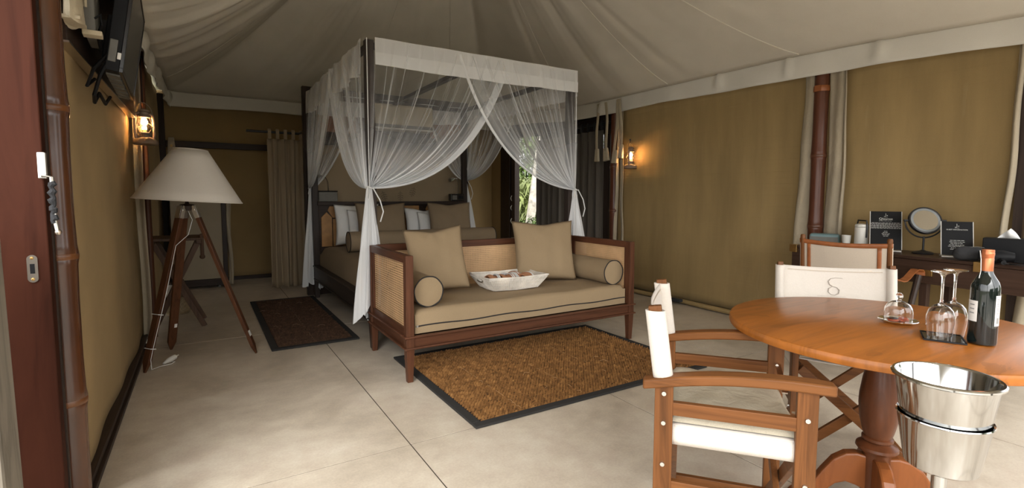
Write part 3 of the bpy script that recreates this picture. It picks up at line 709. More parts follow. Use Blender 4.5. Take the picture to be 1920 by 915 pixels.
# reading lights and boxes on the headboard ledge
def reading_light(x, label, sg):
    t = thing('reading_light', label, 'lamp', (x, 6.615, 1.21))
    MB().bb(-.025, .025, -.005, .01, -.04, .06).build('wall_plate', 'nickel', t, 0, bevel=.004)
    MB().tube([(0, -.01, .0), (0, -.05, .10), (sg*.01, -.07, .20), (sg*.05, -.10, .27), (sg*.11, -.13, .27)], .007, 8).build('gooseneck', 'nickel', t)
    MB().tube([(sg*.10, -.125, .272), (sg*.13, -.14, .262), (sg*.19, -.17, .245)], [.010, .022, .026], 12).build('lamp_head', 'steel_dull', t)
reading_light(3.12, 'bent metal reading light above the right end of the headboard', -1)
reading_light(1.34, 'metal reading light above the left end of the headboard', -1)
t = thing('clock_radio', 'black box radio on the right end of the headboard', 'radio', (3.02, 6.43, 1.166))
MB().bb(-.10, .10, -.045, .045, 0, .10).build('case', 'black_gloss', t, 0, bevel=.006); MB().bb(-.08, -.01, -.048, -.044, .02, .08).build('display', 'grey_plastic', t, 0)
for k in range(3): MB().bb(.015+.022*k, .03+.022*k, -.05, -.044, .03, .07).build('button', 'black', t, 0)
t = thing('storage_box', 'dark box on the left end of the headboard', 'box', (1.30, 6.43, 1.166))
MB().bb(-.11, .11, -.05, .05, 0, .12).build('case', 'grey_plastic', t, 0, bevel=.008); MB().bb(-.112, .112, -.052, .052, .12, .132).build('lid', 'black', t, 0, bevel=.004)

# ------------------------------------------------------------------ mosquito net
net = thing('mosquito_net', 'sheer white mosquito net gathered into tied bundles at the four bed posts', 'net', (2.15, 5.245, 0))
NX0, NX1, NY0, NY1 = 1.118, 3.185, 4.010, 6.485
def nl(p): return (p[0]-2.15, p[1]-5.245, p[2])
def drape(plane, c, nrm, a0, a1, K, ctl, nf, ph, name='drape', mat='net', z0=2.44):
    def fn(u, v):
        ta = lerp(a0, a1, u); uu = u**1.15
        ca = lerp(lerp(a0, K[0], .5), ctl[0], uu); cz = lerp(lerp(z0, K[1], .55), ctl[1], uu)
        b0, b1, b2 = (1-v)**2, 2*v*(1-v), v*v
        a = b0*ta+b1*ca+b2*(K[0]+.022*(u-.5)); z = b0*z0+b1*cz+b2*K[1]
        am = .020*(1-v)**.5+.012
        o = nrm*(am*math.sin(2*PI*nf*u+ph)+.5*am*math.sin(2*PI*nf*2.37*u+1.7*ph))+.012*nrm*math.sin(PI*v)
        return nl((a, c+o, z)) if plane == 'x' else nl((c+o, a, z))
    m_ = MB(); m_.sheet(fn, nf*18, 36, uv=True); o = m_.build(name, mat, net, 180)
    ed = [fn(1.0, v/36) for v in range(37)]; MB().tube(ed, [.004+.005*(v/36) for v in range(37)], 5).build('hem', 'net_tail', o)
    return o
KF, KB = 1.307, 1.33
drape('x', NY0, -1, NX0+.03, 2.42, (NX0+.02, KF), (2.00, 1.30), 9, .2)
drape('x', NY0-.012, -1, NX1-.03, 1.90, (NX1-.02, KF), (2.27, 1.36), 9, 1.3)
drape('y', NX0, -1, NY0+.03, 5.25, (NY0+.02, KF), (4.80, 1.35), 6, .5)
drape('y', NX0-.01, -1, NY1-.03, 5.05, (NY1-.02, KB), (5.65, 1.45), 6, 2.2)
drape('y', NX1, 1, NY0+.03, 5.25, (NY0+.02, KF), (4.80, 1.35), 6, .9)
drape('y', NX1+.01, 1, NY1-.03, 5.05, (NY1-.02, 1.46), (5.65, 1.45), 6, 2.9)
drape('x', NY1, 1, NX0+.03, 1.75, (NX0+.02, KB), (1.40, 1.5), 4, .4)
drape('x', NY1, 1, NX1-.03, 2.60, (NX1-.02, 1.46), (2.9, 1.5), 4, 1.4)
def tail(x, y, zt, zb, w, lean, k, fl=.45):
    def fn(u, v):
        a = 2*PI*u; r = .020+w*(v**.8)*(.55+.45*math.sin(min(1, v*1.25)*PI/2))
        r *= 1+.30*math.sin(7*a+k+2.2*v)*min(1, v*3)+.12*math.sin(13*a+2*k)
        zz = lerp(zt, zb, v)+(.05*math.sin(3*a+k)+.03*math.sin(7*a))*(v**6)
        return nl((x+lean[0]*v+r*math.cos(a), y+lean[1]*v+r*fl*math.sin(a), zz))
    m_ = MB(); m_.sheet(fn, 84, 26, closed=True, uv=True); o = m_.build('tail', 'net_tail', net, 180)
    tie = MB().tube([nl((x+.024*math.cos(a), y+.024*math.sin(a), zt+.006*math.sin(2*a))) for a in np.linspace(0, 2*PI, 17)[:-1]], .007, 6, closed=True)
    tie.tube([nl((x+.02, y-.03, zt)), nl((x+.07, y-.05, zt-.10)), nl((x+.095, y-.05, zt-.19)), nl((x+.07, y-.05, zt-.27))], .005, 5)
    tie.tube([nl((x-.02, y-.03, zt)), nl((x-.035, y-.05, zt-.07)), nl((x-.02, y-.05, zt-.10)), nl((x-.01, y-.05, zt-.05))], .005, 5)
    tie.build('tie_cord', 'linen', net)
tail(NX0+.01, NY0+.0, KF, .30, .088, (-.005, .02), .3)
tail(NX1-.0, NY0+.0, KF, .50, .115, (.03, .03), 1.5)
tail(NX0+.0, NY1-.0, KB, .17, .085, (.02, .0), 2.4, .6)
tail(NX1-.0, NY1-.0, 1.46, .66, .075, (.05, .0), 3.3, .6)
# valance strips: sheer top and folded white band
def vstrip(p0, p1, z0, z1, mat, name, k, ruff):
    L = math.hypot(p1[0]-p0[0], p1[1]-p0[1]); dx, dy = (p1[0]-p0[0])/L, (p1[1]-p0[1])/L
    def fn(u, v):
        q = u*L; o = ruff*(.35+v)*(math.sin(q*21+k)+.6*math.sin(q*37+2*k+v)); zz = lerp(z0, z1, v)-.012*math.sin(PI*u*1.0)*v+ruff*.9*math.sin(q*9+k)*v
        return nl((lerp(p0[0], p1[0], u)-dy*-o, lerp(p0[1], p1[1], u)-dx*o, zz+ruff*.6*math.sin(q*13+k)*(1-v)))
    m_ = MB(); m_.sheet(fn, 90, 8, uv=True); return m_.build(name, mat, net, 180)
fy = NY0-.030
vstrip((1.185, fy), (NX1-.0, fy), 2.465, 2.262, 'net_val', 'valance', .2, .0025)
vstrip((1.185, fy-.006), (NX1-.0, fy-.006), 2.352, 2.258, 'net_band', 'valance_band', .2, .0025)
vstrip((NX0-.016, NY1), (NX0-.016, NY0+.06), 2.46, 2.20, 'net_val', 'valance', 1.2, .014)
vstrip((NX1+.02, NY0), (NX1+.02, NY1), 2.46, 2.22, 'net_val', 'valance', 2.1, .010)
vstrip((NX1, NY1+.02), (NX0, NY1+.02), 2.46, 2.22, 'net_val', 'valance', .7, .010)
m_ = MB(); m_.sheet(lambda u, v: nl((lerp(NX0, NX1, u), lerp(NY0, NY1, v), 2.462+.006*math.sin(19*u)*math.sin(13*v))), 24, 24, uv=True); m_.build('roof_sheet', 'net_roof', net, 180)
MB().cyl(nl((1.128, 4.004, 2.46)), nl((1.128, 4.004, KF)), .004, 6).build('hem_cord', 'linen', net)
MB().cyl(nl((3.188, 4.004, 2.27)), nl((3.188, 4.004, KF)), .004, 6).build('hem_cord', 'linen', net)

# ------------------------------------------------------------------ daybed
t = thing('daybed', 'red-brown wooden daybed with cane back and sides at the foot of the bed', 'daybed', (2.14, 3.58, 0))
DX, DY = 1.0, .405
for sx in (-1, 1):
    for sy in (-1, 1):
        MB().taper((sx*DX, sy*DY, 0), (.038, .038), (sx*DX, sy*DY, .225), (.056, .056)).taper((sx*DX, sy*DY, .225), (.056, .056), (sx*DX, sy*DY, .852), (.052, .052)).build('leg', 'daybed_z', t, 0, bevel=.003)
def apron(x0, y0, x1, y1, ax):
    o = MB()
    if ax == 'x': o.bb(x0, x1, y0-.016, y0+.016, .235, .315)
    else: o.bb(x0-.016, x0+.016, y0, y1, .235, .315)
    return o.build('apron', 'daybed_'+ax, t, 0, bevel=.003)
apron(-DX, -DY, DX, -DY, 'x'); apron(-DX, DY, DX, DY, 'x'); apron(-DX, -DY, -DX, DY, 'y'); apron(DX, -DY, DX, DY, 'y')
for z, h in ((.308, .014), (.232, .014)):
    o = MB()
    for s in (-1, 1): o.bb(-DX-.042, DX+.042, s*DY-.04, s*DY+.04, z-h/2, z+h/2)
    for s in (-1, 1): o.bb(s*DX-.042, s*DX+.042, -DY+.04, DY-.04, z-h/2, z+h/2)
    o.build('moulding', 'daybed_x', t, 0, bevel=.005)
MB().bb(-DX+.026, DX-.026, DY-.024, DY+.024, .80, .855).build('top_rail', 'daybed_x', t, 0, bevel=.003)
MB().bb(-DX+.026, DX-.026, DY-.016, DY+.016, .315, .36).build('lower_rail', 'daybed_x', t, 0)
MB().bb(-DX+.026, DX-.026, DY-.002, DY+.002, .36, .80).build('cane_panel', 'cane', t, 0)
for s in (-1, 1):
    MB().bb(s*DX-.024, s*DX+.024, -DY+.026, DY-.026, .80, .852).build('top_rail', 'daybed_y', t, 0, bevel=.003)
    MB().bb(s*DX-.016, s*DX+.016, -DY+.026, DY-.026, .315, .36).build('lower_rail', 'daybed_y', t, 0)
    MB().bb(s*DX-.002, s*DX+.002, -DY+.026, DY-.026, .36, .80).build('cane_panel', 'cane', t, 0)
    for q in (-1, 1): MB().bb(s*DX-.017, s*DX+.017, q*(DY-.04)-.014, q*(DY-.04)+.014, .36, .80).build('side_stile', 'daybed_z', t, 0, bevel=.002)
MB().bb(-DX+.016, DX-.016, -DY+.016, DY-.016, .27, .318).build('slat_base', 'daybed_x', t, 0)
sc_ = thing('seat_mattress', 'flat brown mattress with black piping on the daybed seat', 'mattress', (2.14, 3.575, .318))
rounded_slab(-.955, .955, -.392, .375, 0, .157, .028, 60, 30, .008, 1).build('cover', 'brown', sc_, 50)
MB().tube([(lerp(-.950, .950, k/30), -.394, .050+.004*math.sin(k*.7)) for k in range(31)], .0045, 6).build('piping', 'piping', sc_)
MB().bb(-.948, -.934, -.401, -.394, .044, .058).build('zip_pull', 'steel_dull', sc_, 0)
bolster('plain brown bolster at the left end of the daybed', (1.315, 3.255, .582), (1.315, 3.86, .582), .105, 'brown', 'bolsters on the daybed')
bolster('plain brown bolster at the right end of the daybed', (3.025, 3.255, .582), (3.025, 3.86, .582), .105, 'brown', 'bolsters on the daybed')
pillow('cushion', 'square brown cushion leaning at the left of the daybed', .48, .52, .16, (1.575, 3.62, .494), (R(-16), R(-4), R(-6)), 'brown', 'brown cushions on the daybed', .8, .02)
pillow('cushion', 'square brown cushion leaning at the right of the daybed', .58, .55, .18, (2.60, 3.66, .484), (R(-14), 0, R(-16)), 'brown', 'brown cushions on the daybed', 2.8, .02)
# basket with towels
bk = thing('basket', 'white woven basket with sloping sides on the daybed seat', 'basket', (2.155, 3.575, .487), R(-2))
def ring(w, d, z, n=10):
    pts = []
    for (ax, ay, bx, by) in ((-1, -1, 1, -1), (1, -1, 1, 1), (1, 1, -1, 1), (-1, 1, -1, -1)):
        for k in range(n): pts.append((lerp(ax, bx, k/n)*w/2, lerp(ay, by, k/n)*d/2, z+.008*abs(lerp(ax, bx, k/n)*lerp(ay, by, k/n))))
    return pts
N = 40
def wall(w0, d0, w1, d1, z0, z1, n): 
    rs = [ring(lerp(w0, w1, k/n), lerp(d0, d1, k/n), lerp(z0, z1, k/n)) for k in range(n+1)]
    m_ = MB(); vs = [p for r_ in rs for p in r_]; m_.add(vs, [(k*N+i, k*N+(i+1) % N, (k+1)*N+(i+1) % N, (k+1)*N+i) for k in range(n) for i in range(N)]); return m_
m_ = wall(.40, .26, .54, .36, 0, .10, 5); m_.f.append(tuple(range(N))[::-1]); m_.build('side', 'rattan_white', bk, 30, solid=.010)
MB().tube(ring(.545, .365, .103), .0075, 6, closed=True).build('rim', 'rattan_white', bk)
MB().tube(ring(.405, .265, .006), .0065, 6, closed=True).build('base_rim', 'rattan_white', bk)
o = MB()                                                # upright canes of the weave
for k in range(36):
    for s in (-1, 1):
        u = (k+.5)/36*2-1; o.tube([(u*.200, s*.1355, .004), (u*.268, s*.1845, .098)], .0042, 4, cap=False)
for k in range(24):
    for s in (-1, 1):
        u = (k+.5)/24*2-1; o.tube([(s*.2055, u*.130, .004), (s*.2745, u*.178, .098)], .0042, 4, cap=False)
o = o.build('canes', 'rattan_white', bk, 180); o['kind'] = 'stuff'
for s in (-1, 1): MB().tube([(s*(.262+.004), .05*math.cos(a), .078+.014*math.sin(a)) for a in np.linspace(0, 2*PI, 17)[:-1]], .006, 6, closed=True).build('handle', 'steel_dull', bk)
tw = [(-.155, 0, .10, 'tan striped folded towel at the left of the white basket', 'towel'), (-.045, -.02, .12, 'tan folded towel in the middle of the white basket', 'towel'), (.05, .05, .14, 'white folded towel in the middle of the white basket', 'linen'), (.14, -.03, .10, 'tan folded towel at the right of the white basket', 'towel')]
for i, (x, y, w, lb, mt_) in enumerate(tw):
    tt = thing('folded_towel', lb, 'towel', (2.155+x, 3.575+y, .496), R(-8+9*i), 'towels in the white basket')
    m_ = MB(); m_.sheet(lambda u, v: (lerp(-w/2, w/2, u)+.01*math.sin(4*v), .105*math.cos(PI*v)*(.9+.1*math.sin(6*u)), .058*math.sin(PI*v)+.035+.008*math.sin(7*u+i)*math.sin(PI*v)), 10, 12); m_.build('cloth', mt_, tt, 180, solid=.012)
    MB().sheet(lambda u, v: (lerp(w*.18, w*.42, u)+.01*math.sin(4*v), .108*math.cos(PI*v)*(.9+.1*math.sin(6*u)), .058*math.sin(PI*v)+.043+.008*math.sin(7*u+i)*math.sin(PI*v)), 4, 12).build('stripe', 'linen' if mt_ == 'towel' else 'towel', tt, 180, solid=.004)

# ------------------------------------------------------------------ woven rugs
def rug(label, x0, x1, y0, y1, mat, k):
    t = thing('woven_rug', label, 'rug', ((x0+x1)/2, (y0+y1)/2, 0))
    w, d = (x1-x0)/2, (y1-y0)/2
    MB().bb(-w+.02, w-.02, -d+.02, d-.02, .0005, .006).build('backing', 'rug_base', t, 0)
    b = .055
    for (a0, a1, c0, c1) in ((-w, w, -d, -d+b), (-w, w, d-b, d), (-w, -w+b, -d+b, d-b), (w-b, w, -d+b, d-b)):
        MB().bb(a0, a1, c0, c1, .001, .016).build('binding', 'rug_edge', t, 0, bevel=.005)
    rows = int((2*d-2*b)/.0285); cols = int((2*w-2*b)/.0225); px, py = (2*w-2*b)/cols, (2*d-2*b)/rows
    sec = [(0, .0), (.25, .010), (.5, .013), (.75, .010), (1, .0)]
    vs = []; fs = []; rr = np.random.RandomState(k)
    jit = rr.rand(rows, cols, 3)
    for r_ in range(rows):
        for c_ in range(cols):
            ox = -w+b+px*c_; oy = -d+b+py*r_; hh = .75+.5*jit[r_, c_, 0]; dz = .003*jit[r_, c_, 1]
            n = len(vs)
            for (u, hz) in ((0., .009), (.25, .015), (.65, .0165), (1.0, .009)):
                sh = (jit[r_, c_, 2]-.5)*.006
                vs += [(ox+px*u, oy+py*.10+sh, .003), (ox+px*u+px*.25, oy+py*.36+sh, .005+hz*hh+dz), (ox+px*u+px*.1, oy+py*.70+sh, .003)]
            for q in range(3):
                i = n+q*3; fs += [(i, i+3, i+4, i+1), (i+1, i+4, i+5, i+2)]
    m_ = MB(); m_.v = vs; m_.f = fs; o = m_.build('woven_cords', mat, t, 60); o['kind'] = 'stuff'
    sr = MB()                                             # straw stitching lines and loose ends
    for q in range(1, int(2*w/.42)+1):
        x = -w+.42*q-.1+.05*rr.rand()
        for y in np.arange(-d+b+.02, d-b-.06, .052):
            if rr.rand() < .62: sr.tube([(x+.004*rr.randn(), y, .019), (x+.003*rr.randn(), y+.022, .023), (x+.004*rr.randn(), y+.045, .019)], .0015, 4)
    for q in range(9):
        x, y, a = (rr.rand()-.5)*1.7*w, (rr.rand()-.5)*1.7*d, rr.rand()*PI
        sr.tube([(x, y, .021), (x+.035*math.cos(a), y+.035*math.sin(a), .027), (x+.06*math.cos(a+.4), y+.06*math.sin(a+.4), .021)], .0018, 4)
    o = sr.build('straw_ends', 'straw' if mat == 'seagrass' else 'straw_dark', t); o['kind'] = 'stuff'
    return t
rug('woven seagrass rug with a dark binding in front of the daybed', 1.20, 3.09, 2.325, 3.70, 'seagrass', 1)
rug('dark woven rug beside the bed, left of the daybed', .425, 1.12, 4.36, 6.50, 'seagrass_dark', 2)

# ------------------------------------------------------------------ round dining table
TX, TY, TR_ = 2.247, .895, .555
t = thing('dining_table', 'round orange-brown wooden pedestal table in the right foreground', 'table', (TX, TY, 0))
MB().lathe([(0, .714), (TR_-.012, .714), (TR_-.003, .718), (TR_, .728), (TR_, .738), (TR_-.004, .747), (TR_-.010, .75), (0, .75)], 96).build('tabletop', 'tabletop', t, 30)
MB().lathe([(0, .69), (.20, .69), (.20, .714), (0, .714)], 32).build('top_block', 'foot', t, 30)
PED = [(.030, .69), (.040, .66), (.045, .62), (.050, .585), (.060, .53), (.068, .47), (.069, .43), (.064, .375), (.053, .325), (.047, .305), (.053, .300), (.053, .29), (.046, .283), (.058, .276), (.070, .266), (.072, .256), (.066, .247), (.050, .242), (.048, .235), (.046, .10), (.049, .07), (.040, .045), (.02, .03), (0, .03)]
MB().lathe(PED, 40).build('pedestal', 'pedestal', t, 30)
FOOT = [(.030, .215), (.10, .222), (.155, .215), (.215, .185), (.27, .13), (.32, .07), (.37, .036), (.415, .028), (.435, .015), (.43, 0), (.35, 0), (.30, .014), (.25, .048), (.20, .085), (.15, .10), (.10, .092), (.03, .075)]
FOOT = [(x*.70 if x > .03 else x, z*1.03) for x, z in FOOT]
for k in range(4):
    m_ = MB(); m_.prism(FOOT, -.024, .024, Matrix.Rotation(R(-52+90*k), 4, 'Z') @ Matrix.Rotation(PI/2, 4, 'X'))
    m_.build('foot', 'foot', t, 0, bevel=.009)

# ------------------------------------------------------------------ director chairs
def director_chair(name, label, loc, rz, lean=.04, logo=False):
    t = thing(name, label, 'chair', loc, rz, 'white canvas director chairs')
    W = .262
    def armz(x): s = (x+.265)/.535; return .655+.042*s+.085*s*(1-s)
    for s in (-1, 1):
        MB().bb(-.228, -.172, s*W-.014, s*W+.014, 0, .655).build('rear_leg', 'chair_z', t, 0, bevel=.003)
        MB().bb(.172, .228, s*W-.014, s*W+.014, 0, armz(.2)-.016).build('front_leg', 'chair_z', t, 0, bevel=.003)
        a = MB(); n = 14
        xs_ = [lerp(-.265, .270, i/n) for i in range(n+1)]
        vs = []
        for i, x in enumerate(xs_):
            w = .028*(1 if .0 < i < n else .82)
            vs += [(x, s*W-w, armz(x)-.018), (x, s*W+w, armz(x)-.018), (x, s*W+w, armz(x)+.014), (x, s*W-w, armz(x)+.014)]
        fs = [(0, 1, 2, 3), (4*n+3, 4*n+2, 4*n+1, 4*n)]+[(4*i+k, 4*i+4+k, 4*i+4+(k+1) % 4, 4*i+(k+1) % 4) for i in range(n) for k in range(4)]
        a.add(vs, fs); a.build('armrest', 'chair_x', t, 30, bevel=.006)
        MB().bb(-.175, .175, s*W-.011, s*W+.011, .560, .602).build('side_rail', 'chair_x', t, 0, bevel=.002)
        MB().bb(-.175, .175, s*W-.011, s*W+.011, .310, .345).build('stretcher', 'chair_x', t, 0, bevel=.002)
        MB().bar((-.20, s*W, .645), (-.20-lean, s*W, .905), .026, .040, (1, 0, 0)).build('upright', 'chair_z', t, 0, bevel=.003)
        MB().bar((-.165, s*.235, .475), (.165, s*.235, .475), .024, .024).build('seat_rail', 'chair_x', t, 0)
    for x in (-.178, .178):
        for s in (-1, 1): MB().bar((x+s*.012, -s*.235, .475), (x+s*.012, s*.235, .085), .042, .020, (1, 0, 0)).build('cross_brace', 'chair_y', t, 0, bevel=.002)
    for s in (-1, 1): MB().bb(-.19, .19, s*.243-.011, s*.243+.011, .06, .095).build('foot_rail', 'chair_x', t, 0, bevel=.002)
    for s in (-1, 1): MB().bar((.205, s*.240, .60), (.205, s*.085, .545), .018, .006, (0, 0, 1)).build('folding_link', 'nickel', t, 0)
    def seat(u, v):
        y = lerp(-.258, .258, u); x = lerp(-.185, .185, v)
        return (x, y, .522-.020*math.sin(PI*u))
    m_ = MB(); m_.sheet(seat, 16, 10)
    for s in (-1, 1):                                    # the canvas folds down over the side rails
        m_.sheet(lambda u, v: (lerp(-.185, .185, v), s*(.258+.004*math.sin(PI*u)), lerp(.522, .462, u)), 3, 10)
    m_.build('seat_canvas', 'cream', t, 40, solid=.005)
    rounded_slab(-.185, .19, -.238, .238, .526, .556, .018, 20, 20, .010, 2).build('seat_pad', 'seat_pad', t, 60)
    def bk_(u, v):
        y = lerp(-W-.004, W+.004, u); z = lerp(.672, .890, v)
        x = -.20-lean*(z-.645)/.26-.020*math.sin(PI*u)-.004
        return (x, y, z-.010*math.sin(PI*u)*v)
    m_ = MB(); m_.sheet(bk_, 24, 10)
    for s in (-1, 1):
        m_.sheet(lambda u, v: (-.20-lean*(lerp(.672, .890, v)-.645)/.26+.029*math.cos(2*PI*u), s*W+.021*math.sin(2*PI*u), lerp(.672, .890, v)), 16, 10, closed=True)
    bc = m_.build('back_canvas', 'cream', t, 50, solid=.004)
    MB().sheet(lambda u, v: tuple(Vector(bk_(.08+.84*u, .905+.02*v))+Vector((.005, 0, 0))), 20, 2).build('hem_seam', 'cream_tan', bc, 180)
    bolt = None
    for s in (-1, 1):
        for x, z in ((-.20, .63), (-.20, .535), (-.20, .40), (.20, .60), (.20, .40), (-.20, .30), (.20, .30)):
            if bolt is None: bolt = MB().cyl((0, .013, 0), (0, .021, 0), .007, 8).cyl((0, -.036, 0), (0, -.013, 0), .0055, 8).build('bolt', 'steel_dull', t, loc=(x, s*W, z), rot=(0, 0, 0 if s > 0 else PI))
            else: dup_part(bolt, (x, s*W, z), (0, 0, 0 if s > 0 else PI))
    if logo:                                             # monogram printed on the front of the back canvas
        def mp(y, z): 
            u = (y+W+.004)/(2*W+.008); v = (z-.672)/.218; return Vector(bk_(u, v))+Vector((.0055, 0, 0))
        g = MB(); c0 = .792
        sw = [(-y_, z_) for y_, z_ in ((-.045, c0+.045), (-.01, c0+.046), (.012, c0+.040), (.022, c0+.026), (.016, c0+.010), (.002, c0+.0), (-.018, c0-.004), (-.030, c0-.018), (-.026, c0-.036), (-.008, c0-.046), (.010, c0-.042), (.022, c0-.030), (.020, c0-.012), (.004, c0-.001))]
        g.tube([mp(y, z) for y, z in sw], [.0010, .0012, .0018, .0030, .0026, .0015, .0015, .0028, .0030, .0016, .0016, .0028, .0028, .0012], 5)
        g.tube([mp(y, c0-.052) for y in (-.075, -.03, .02, .06)], .0005, 4)
        g.build('monogram', 'ink_faint', bc, 0)
        mt_ = Matrix.Translation(mp(0, c0-.085)+Vector((.001, 0, 0))) @ Matrix.Rotation(PI/2, 4, 'Z') @ Matrix.Rotation(PI/2, 4, 'X')
        text('lettering', 'A N U R I', .030, 'ink_faint', bc, mt_)
    return t
director_chair('director_chair', 'nearest white canvas director chair, seen side-on at the left of the round table', (1.556, 1.094, 0), R(-50), .035)
director_chair('director_chair', 'white canvas director chair with a printed monogram on the far side of the round table', (2.56, 1.175, 0), R(-140), .04, True).scale = (1, .945, 1)

# leather-trimmed chair by the desk
t = thing('campaign_chair', 'cream canvas chair with tan leather trim and leather arm straps in front of the desk', 'chair', (3.83, 1.72, 0), R(8))
W = .25
for s in (-1, 1):
    MB().tube([(-.17, s*W, .40), (-.215, s*W, .70), (-.245, s*W, .975)], [.017, .017, .014], 10).build('back_post', 'chair_z', t)
    MB().lathe([(0, .985), (.012, .985), (.016, .975), (.016, .955), (0, .955)], 12, (-.243, s*W, 0)).build('post_cap', 'chair_z', t)
    MB().tube([(.08, s*(W+.02), .30), (.14, s*(W+.03), .45), (.25, s*(W+.05), .715)], [.016, .018, .021], 10).lathe([(0, 0), (.024, 0), (.024, .018), (0, .018)], 12, (.075, s*(W+.02), .285)).build('arm_post', 'dark_z', t)
    MB().bar((-.20, s*W, .03), (.22, s*W, .45), .030, .022, (0, 1, 0)).build('cross_leg', 'chair_x', t, 0, bevel=.003)
    MB().bar((.22, s*(W-.03), .03), (-.20, s*(W-.03), .45), .030, .022, (0, 1, 0)).build('cross_leg', 'chair_x', t, 0, bevel=.003)
    st = [(-.225, .74), (-.15, .722), (-.07, .705), (.0, .700), (.07, .712), (.14, .738), (.21, .758), (.268, .752), (.285, .735), (.278, .715)]
    vs = []
    for i, (x, z) in enumerate(st):
        yy = s*(W+.004+.05*i/9); wd = .024+.004*math.sin(i)
        vs += [(x, yy-wd, z-.003), (x, yy+wd, z-.003), (x, yy+wd, z+.003), (x, yy-wd, z+.003)]
    n = len(st)-1
    m_ = MB(); m_.add(vs, [(0, 1, 2, 3), (4*n+3, 4*n+2, 4*n+1, 4*n)]+[(4*i+k, 4*i+4+k, 4*i+4+(k+1) % 4, 4*i+(k+1) % 4) for i in range(n) for k in range(4)])
    m_.build('arm_strap', 'leather', t, 40)
    MB().bb(-.245, -.200, s*(W+.018)-.004, s*(W+.018)+.004, .58, .74).build('strap_tab', 'leather', t, 0, bevel=.003)
    o = MB()
    for z in (.60, .65, .70): o.sphere((-.222, s*(W+.024), z), .007, 8)
    o.build('rivets', 'brass', t)
MB().bar((0, -W, .24), (0, W, .24), .022, .022).build('stretcher', 'chair_y', t, 0)
def cb(u, v, off=0.):
    z = lerp(.56, .955, v); return (-.215-.03*(z-.7)/.275-.022*math.sin(PI*u)-off, lerp(-W-.018, W+.018, u), z-.014*math.sin(PI*u)*v)
bc = MB().sheet(cb, 24, 14).build('back_canvas', 'cream_tan', t, 60, solid=.005)
MB().sheet(lambda u, v: cb(u, .93+.075*v, .005), 24, 2).build('trim_band', 'leather', bc, 60, solid=.004)
for u0 in (.105, .865): MB().sheet(lambda u, v: cb(u0+.042*u, .02+.91*v, .006), 3, 12).build('trim_strip', 'leather', bc, 60, solid=.003)
MB().sheet(lambda u, v: (lerp(-.19, .20, v), lerp(-.235, .235, u), .46-.03*math.sin(PI*u)), 12, 8).build('seat_canvas', 'cream_tan', t, 60, solid=.006)

# ------------------------------------------------------------------ things on the table
ZT = .7505
t = thing('wine_bottle', 'dark red wine bottle with copper foil and white labels on the table', 'bottle', (2.238, .604, ZT))
MB().lathe([(0, .004), (.030, .0), (.037, .004), (.0385, .012), (.0385, .185), (.0375, .200), (.033, .215), (.024, .230), (.0175, .243), (.0150, .258), (.0150, .30), (0, .30)], 40).build('glass_body', 'bottle_glass', t, 40)
MB().lathe([(.0158, .240), (.0163, .246), (.0163, .292), (.0155, .294), (.0163, .296), (.0163, .302), (.0172, .304), (.0172, .311), (.0163, .313), (.0168, .317), (.0160, .322), (0, .322)], 32).build('foil_cap', 'copper', t, 40)
va = math.atan2(-.604, -2.238)
MB().lathe([(.0390, .080), (.0390, .150)], 14, arc=(va-1.75, va-.42)).build('label', 'paper', t, 180)
rl = MB().lathe([(.0390, .070), (.0390, .172)], 14, arc=(va+.78, va+1.75)).build('label', 'paper', t, 180)
o = MB()
for k in range(9): o.lathe([(.0393, .162-.006*k), (.0393, .1595-.006*k)], 8, arc=(va+.88+.04*hsh(k), va+1.40-.10*hsh(k, 1)))
o.lathe([(.0393, .098), (.0393, .078)], 8, arc=(va+.95, va+1.25)); o.build('print', 'ink', rl, 0)
o = MB()
ll = [c for c in t.children if c.name.startswith('label')][0]
for k in range(3): o.lathe([(.0393, .138-.014*k), (.0393, .134-.014*k)], 8, arc=(va-1.1, va-.65))
o.build('print', 'ink', ll, 0)
MB().tube([(-.016*math.cos(.4), .017, .318), (-.018, .012, .29), (-.019, .010, .25), (-.024, .012, .225)], .0012, 5).build('foil_thread', 'paper', t)
cs = thing('coaster', 'square black coaster under the two upturned wine glasses', 'coaster', (2.207, .700, ZT), R(24))
MB().bb(-.067, .067, -.058, .058, 0, .004).build('plate', 'black_gloss', cs, 0, bevel=.0015)
o = MB()
for a, b, c_, d in ((-.067, .067, -.058, -.054), (-.067, .067, .054, .058), (-.067, -.063, -.054, .054), (.063, .067, -.054, .054)): o.bb(a, b, c_, d, .004, .006)
o.build('raised_edge', 'black', cs, 0)
GP = [(.0330, .0), (.0375, .030), (.0405, .060), (.0395, .080), (.0340, .100), (.0230, .114), (.0110, .120), (.0055, .126), (.0042, .140), (.0040, .185), (.0050, .215), (.0085, .225), (.0200, .231), (.0340, .234)]
gl_prof = GP+[(.0345, .236), (.0200, .2365), (0, .237)]
inner = [(.0318, .0), (.0363, .030), (.0393, .060), (.0383, .080), (.0328, .0990), (.0220, .1125), (.0100, .1175), (0, .1185)]
def wine_glass(x, y, label, first=None):
    if first is None:
        t = thing('wine_glass', label, 'glass', (x, y, ZT+.0045), 0, 'upturned wine glasses')
        m_ = MB(); m_.lathe(inner[::-1]+gl_prof, 40); m_.build('glass', 'glass', t, 60)
    else:
        t = copy_tree(first); t.location = (x, y, ZT+.0045); t['label'] = label
    return t
g1 = wine_glass(2.178, .700, 'upturned clear wine glass on the black coaster, the nearer left one')
wine_glass(2.262, .692, 'upturned clear wine glass on the black coaster, next to the wine bottle', g1)
t = thing('glass_cloche', 'small clear glass dome with a ball knob over biscuits on the table', 'cloche', (2.335, .884, ZT))
MB().lathe([(0, .006), (.030, .006), (.055, .009), (.0655, .013), (.0665, .011), (.055, .004), (.035, 0), (0, 0)], 40).build('plate', 'glass', t, 60)
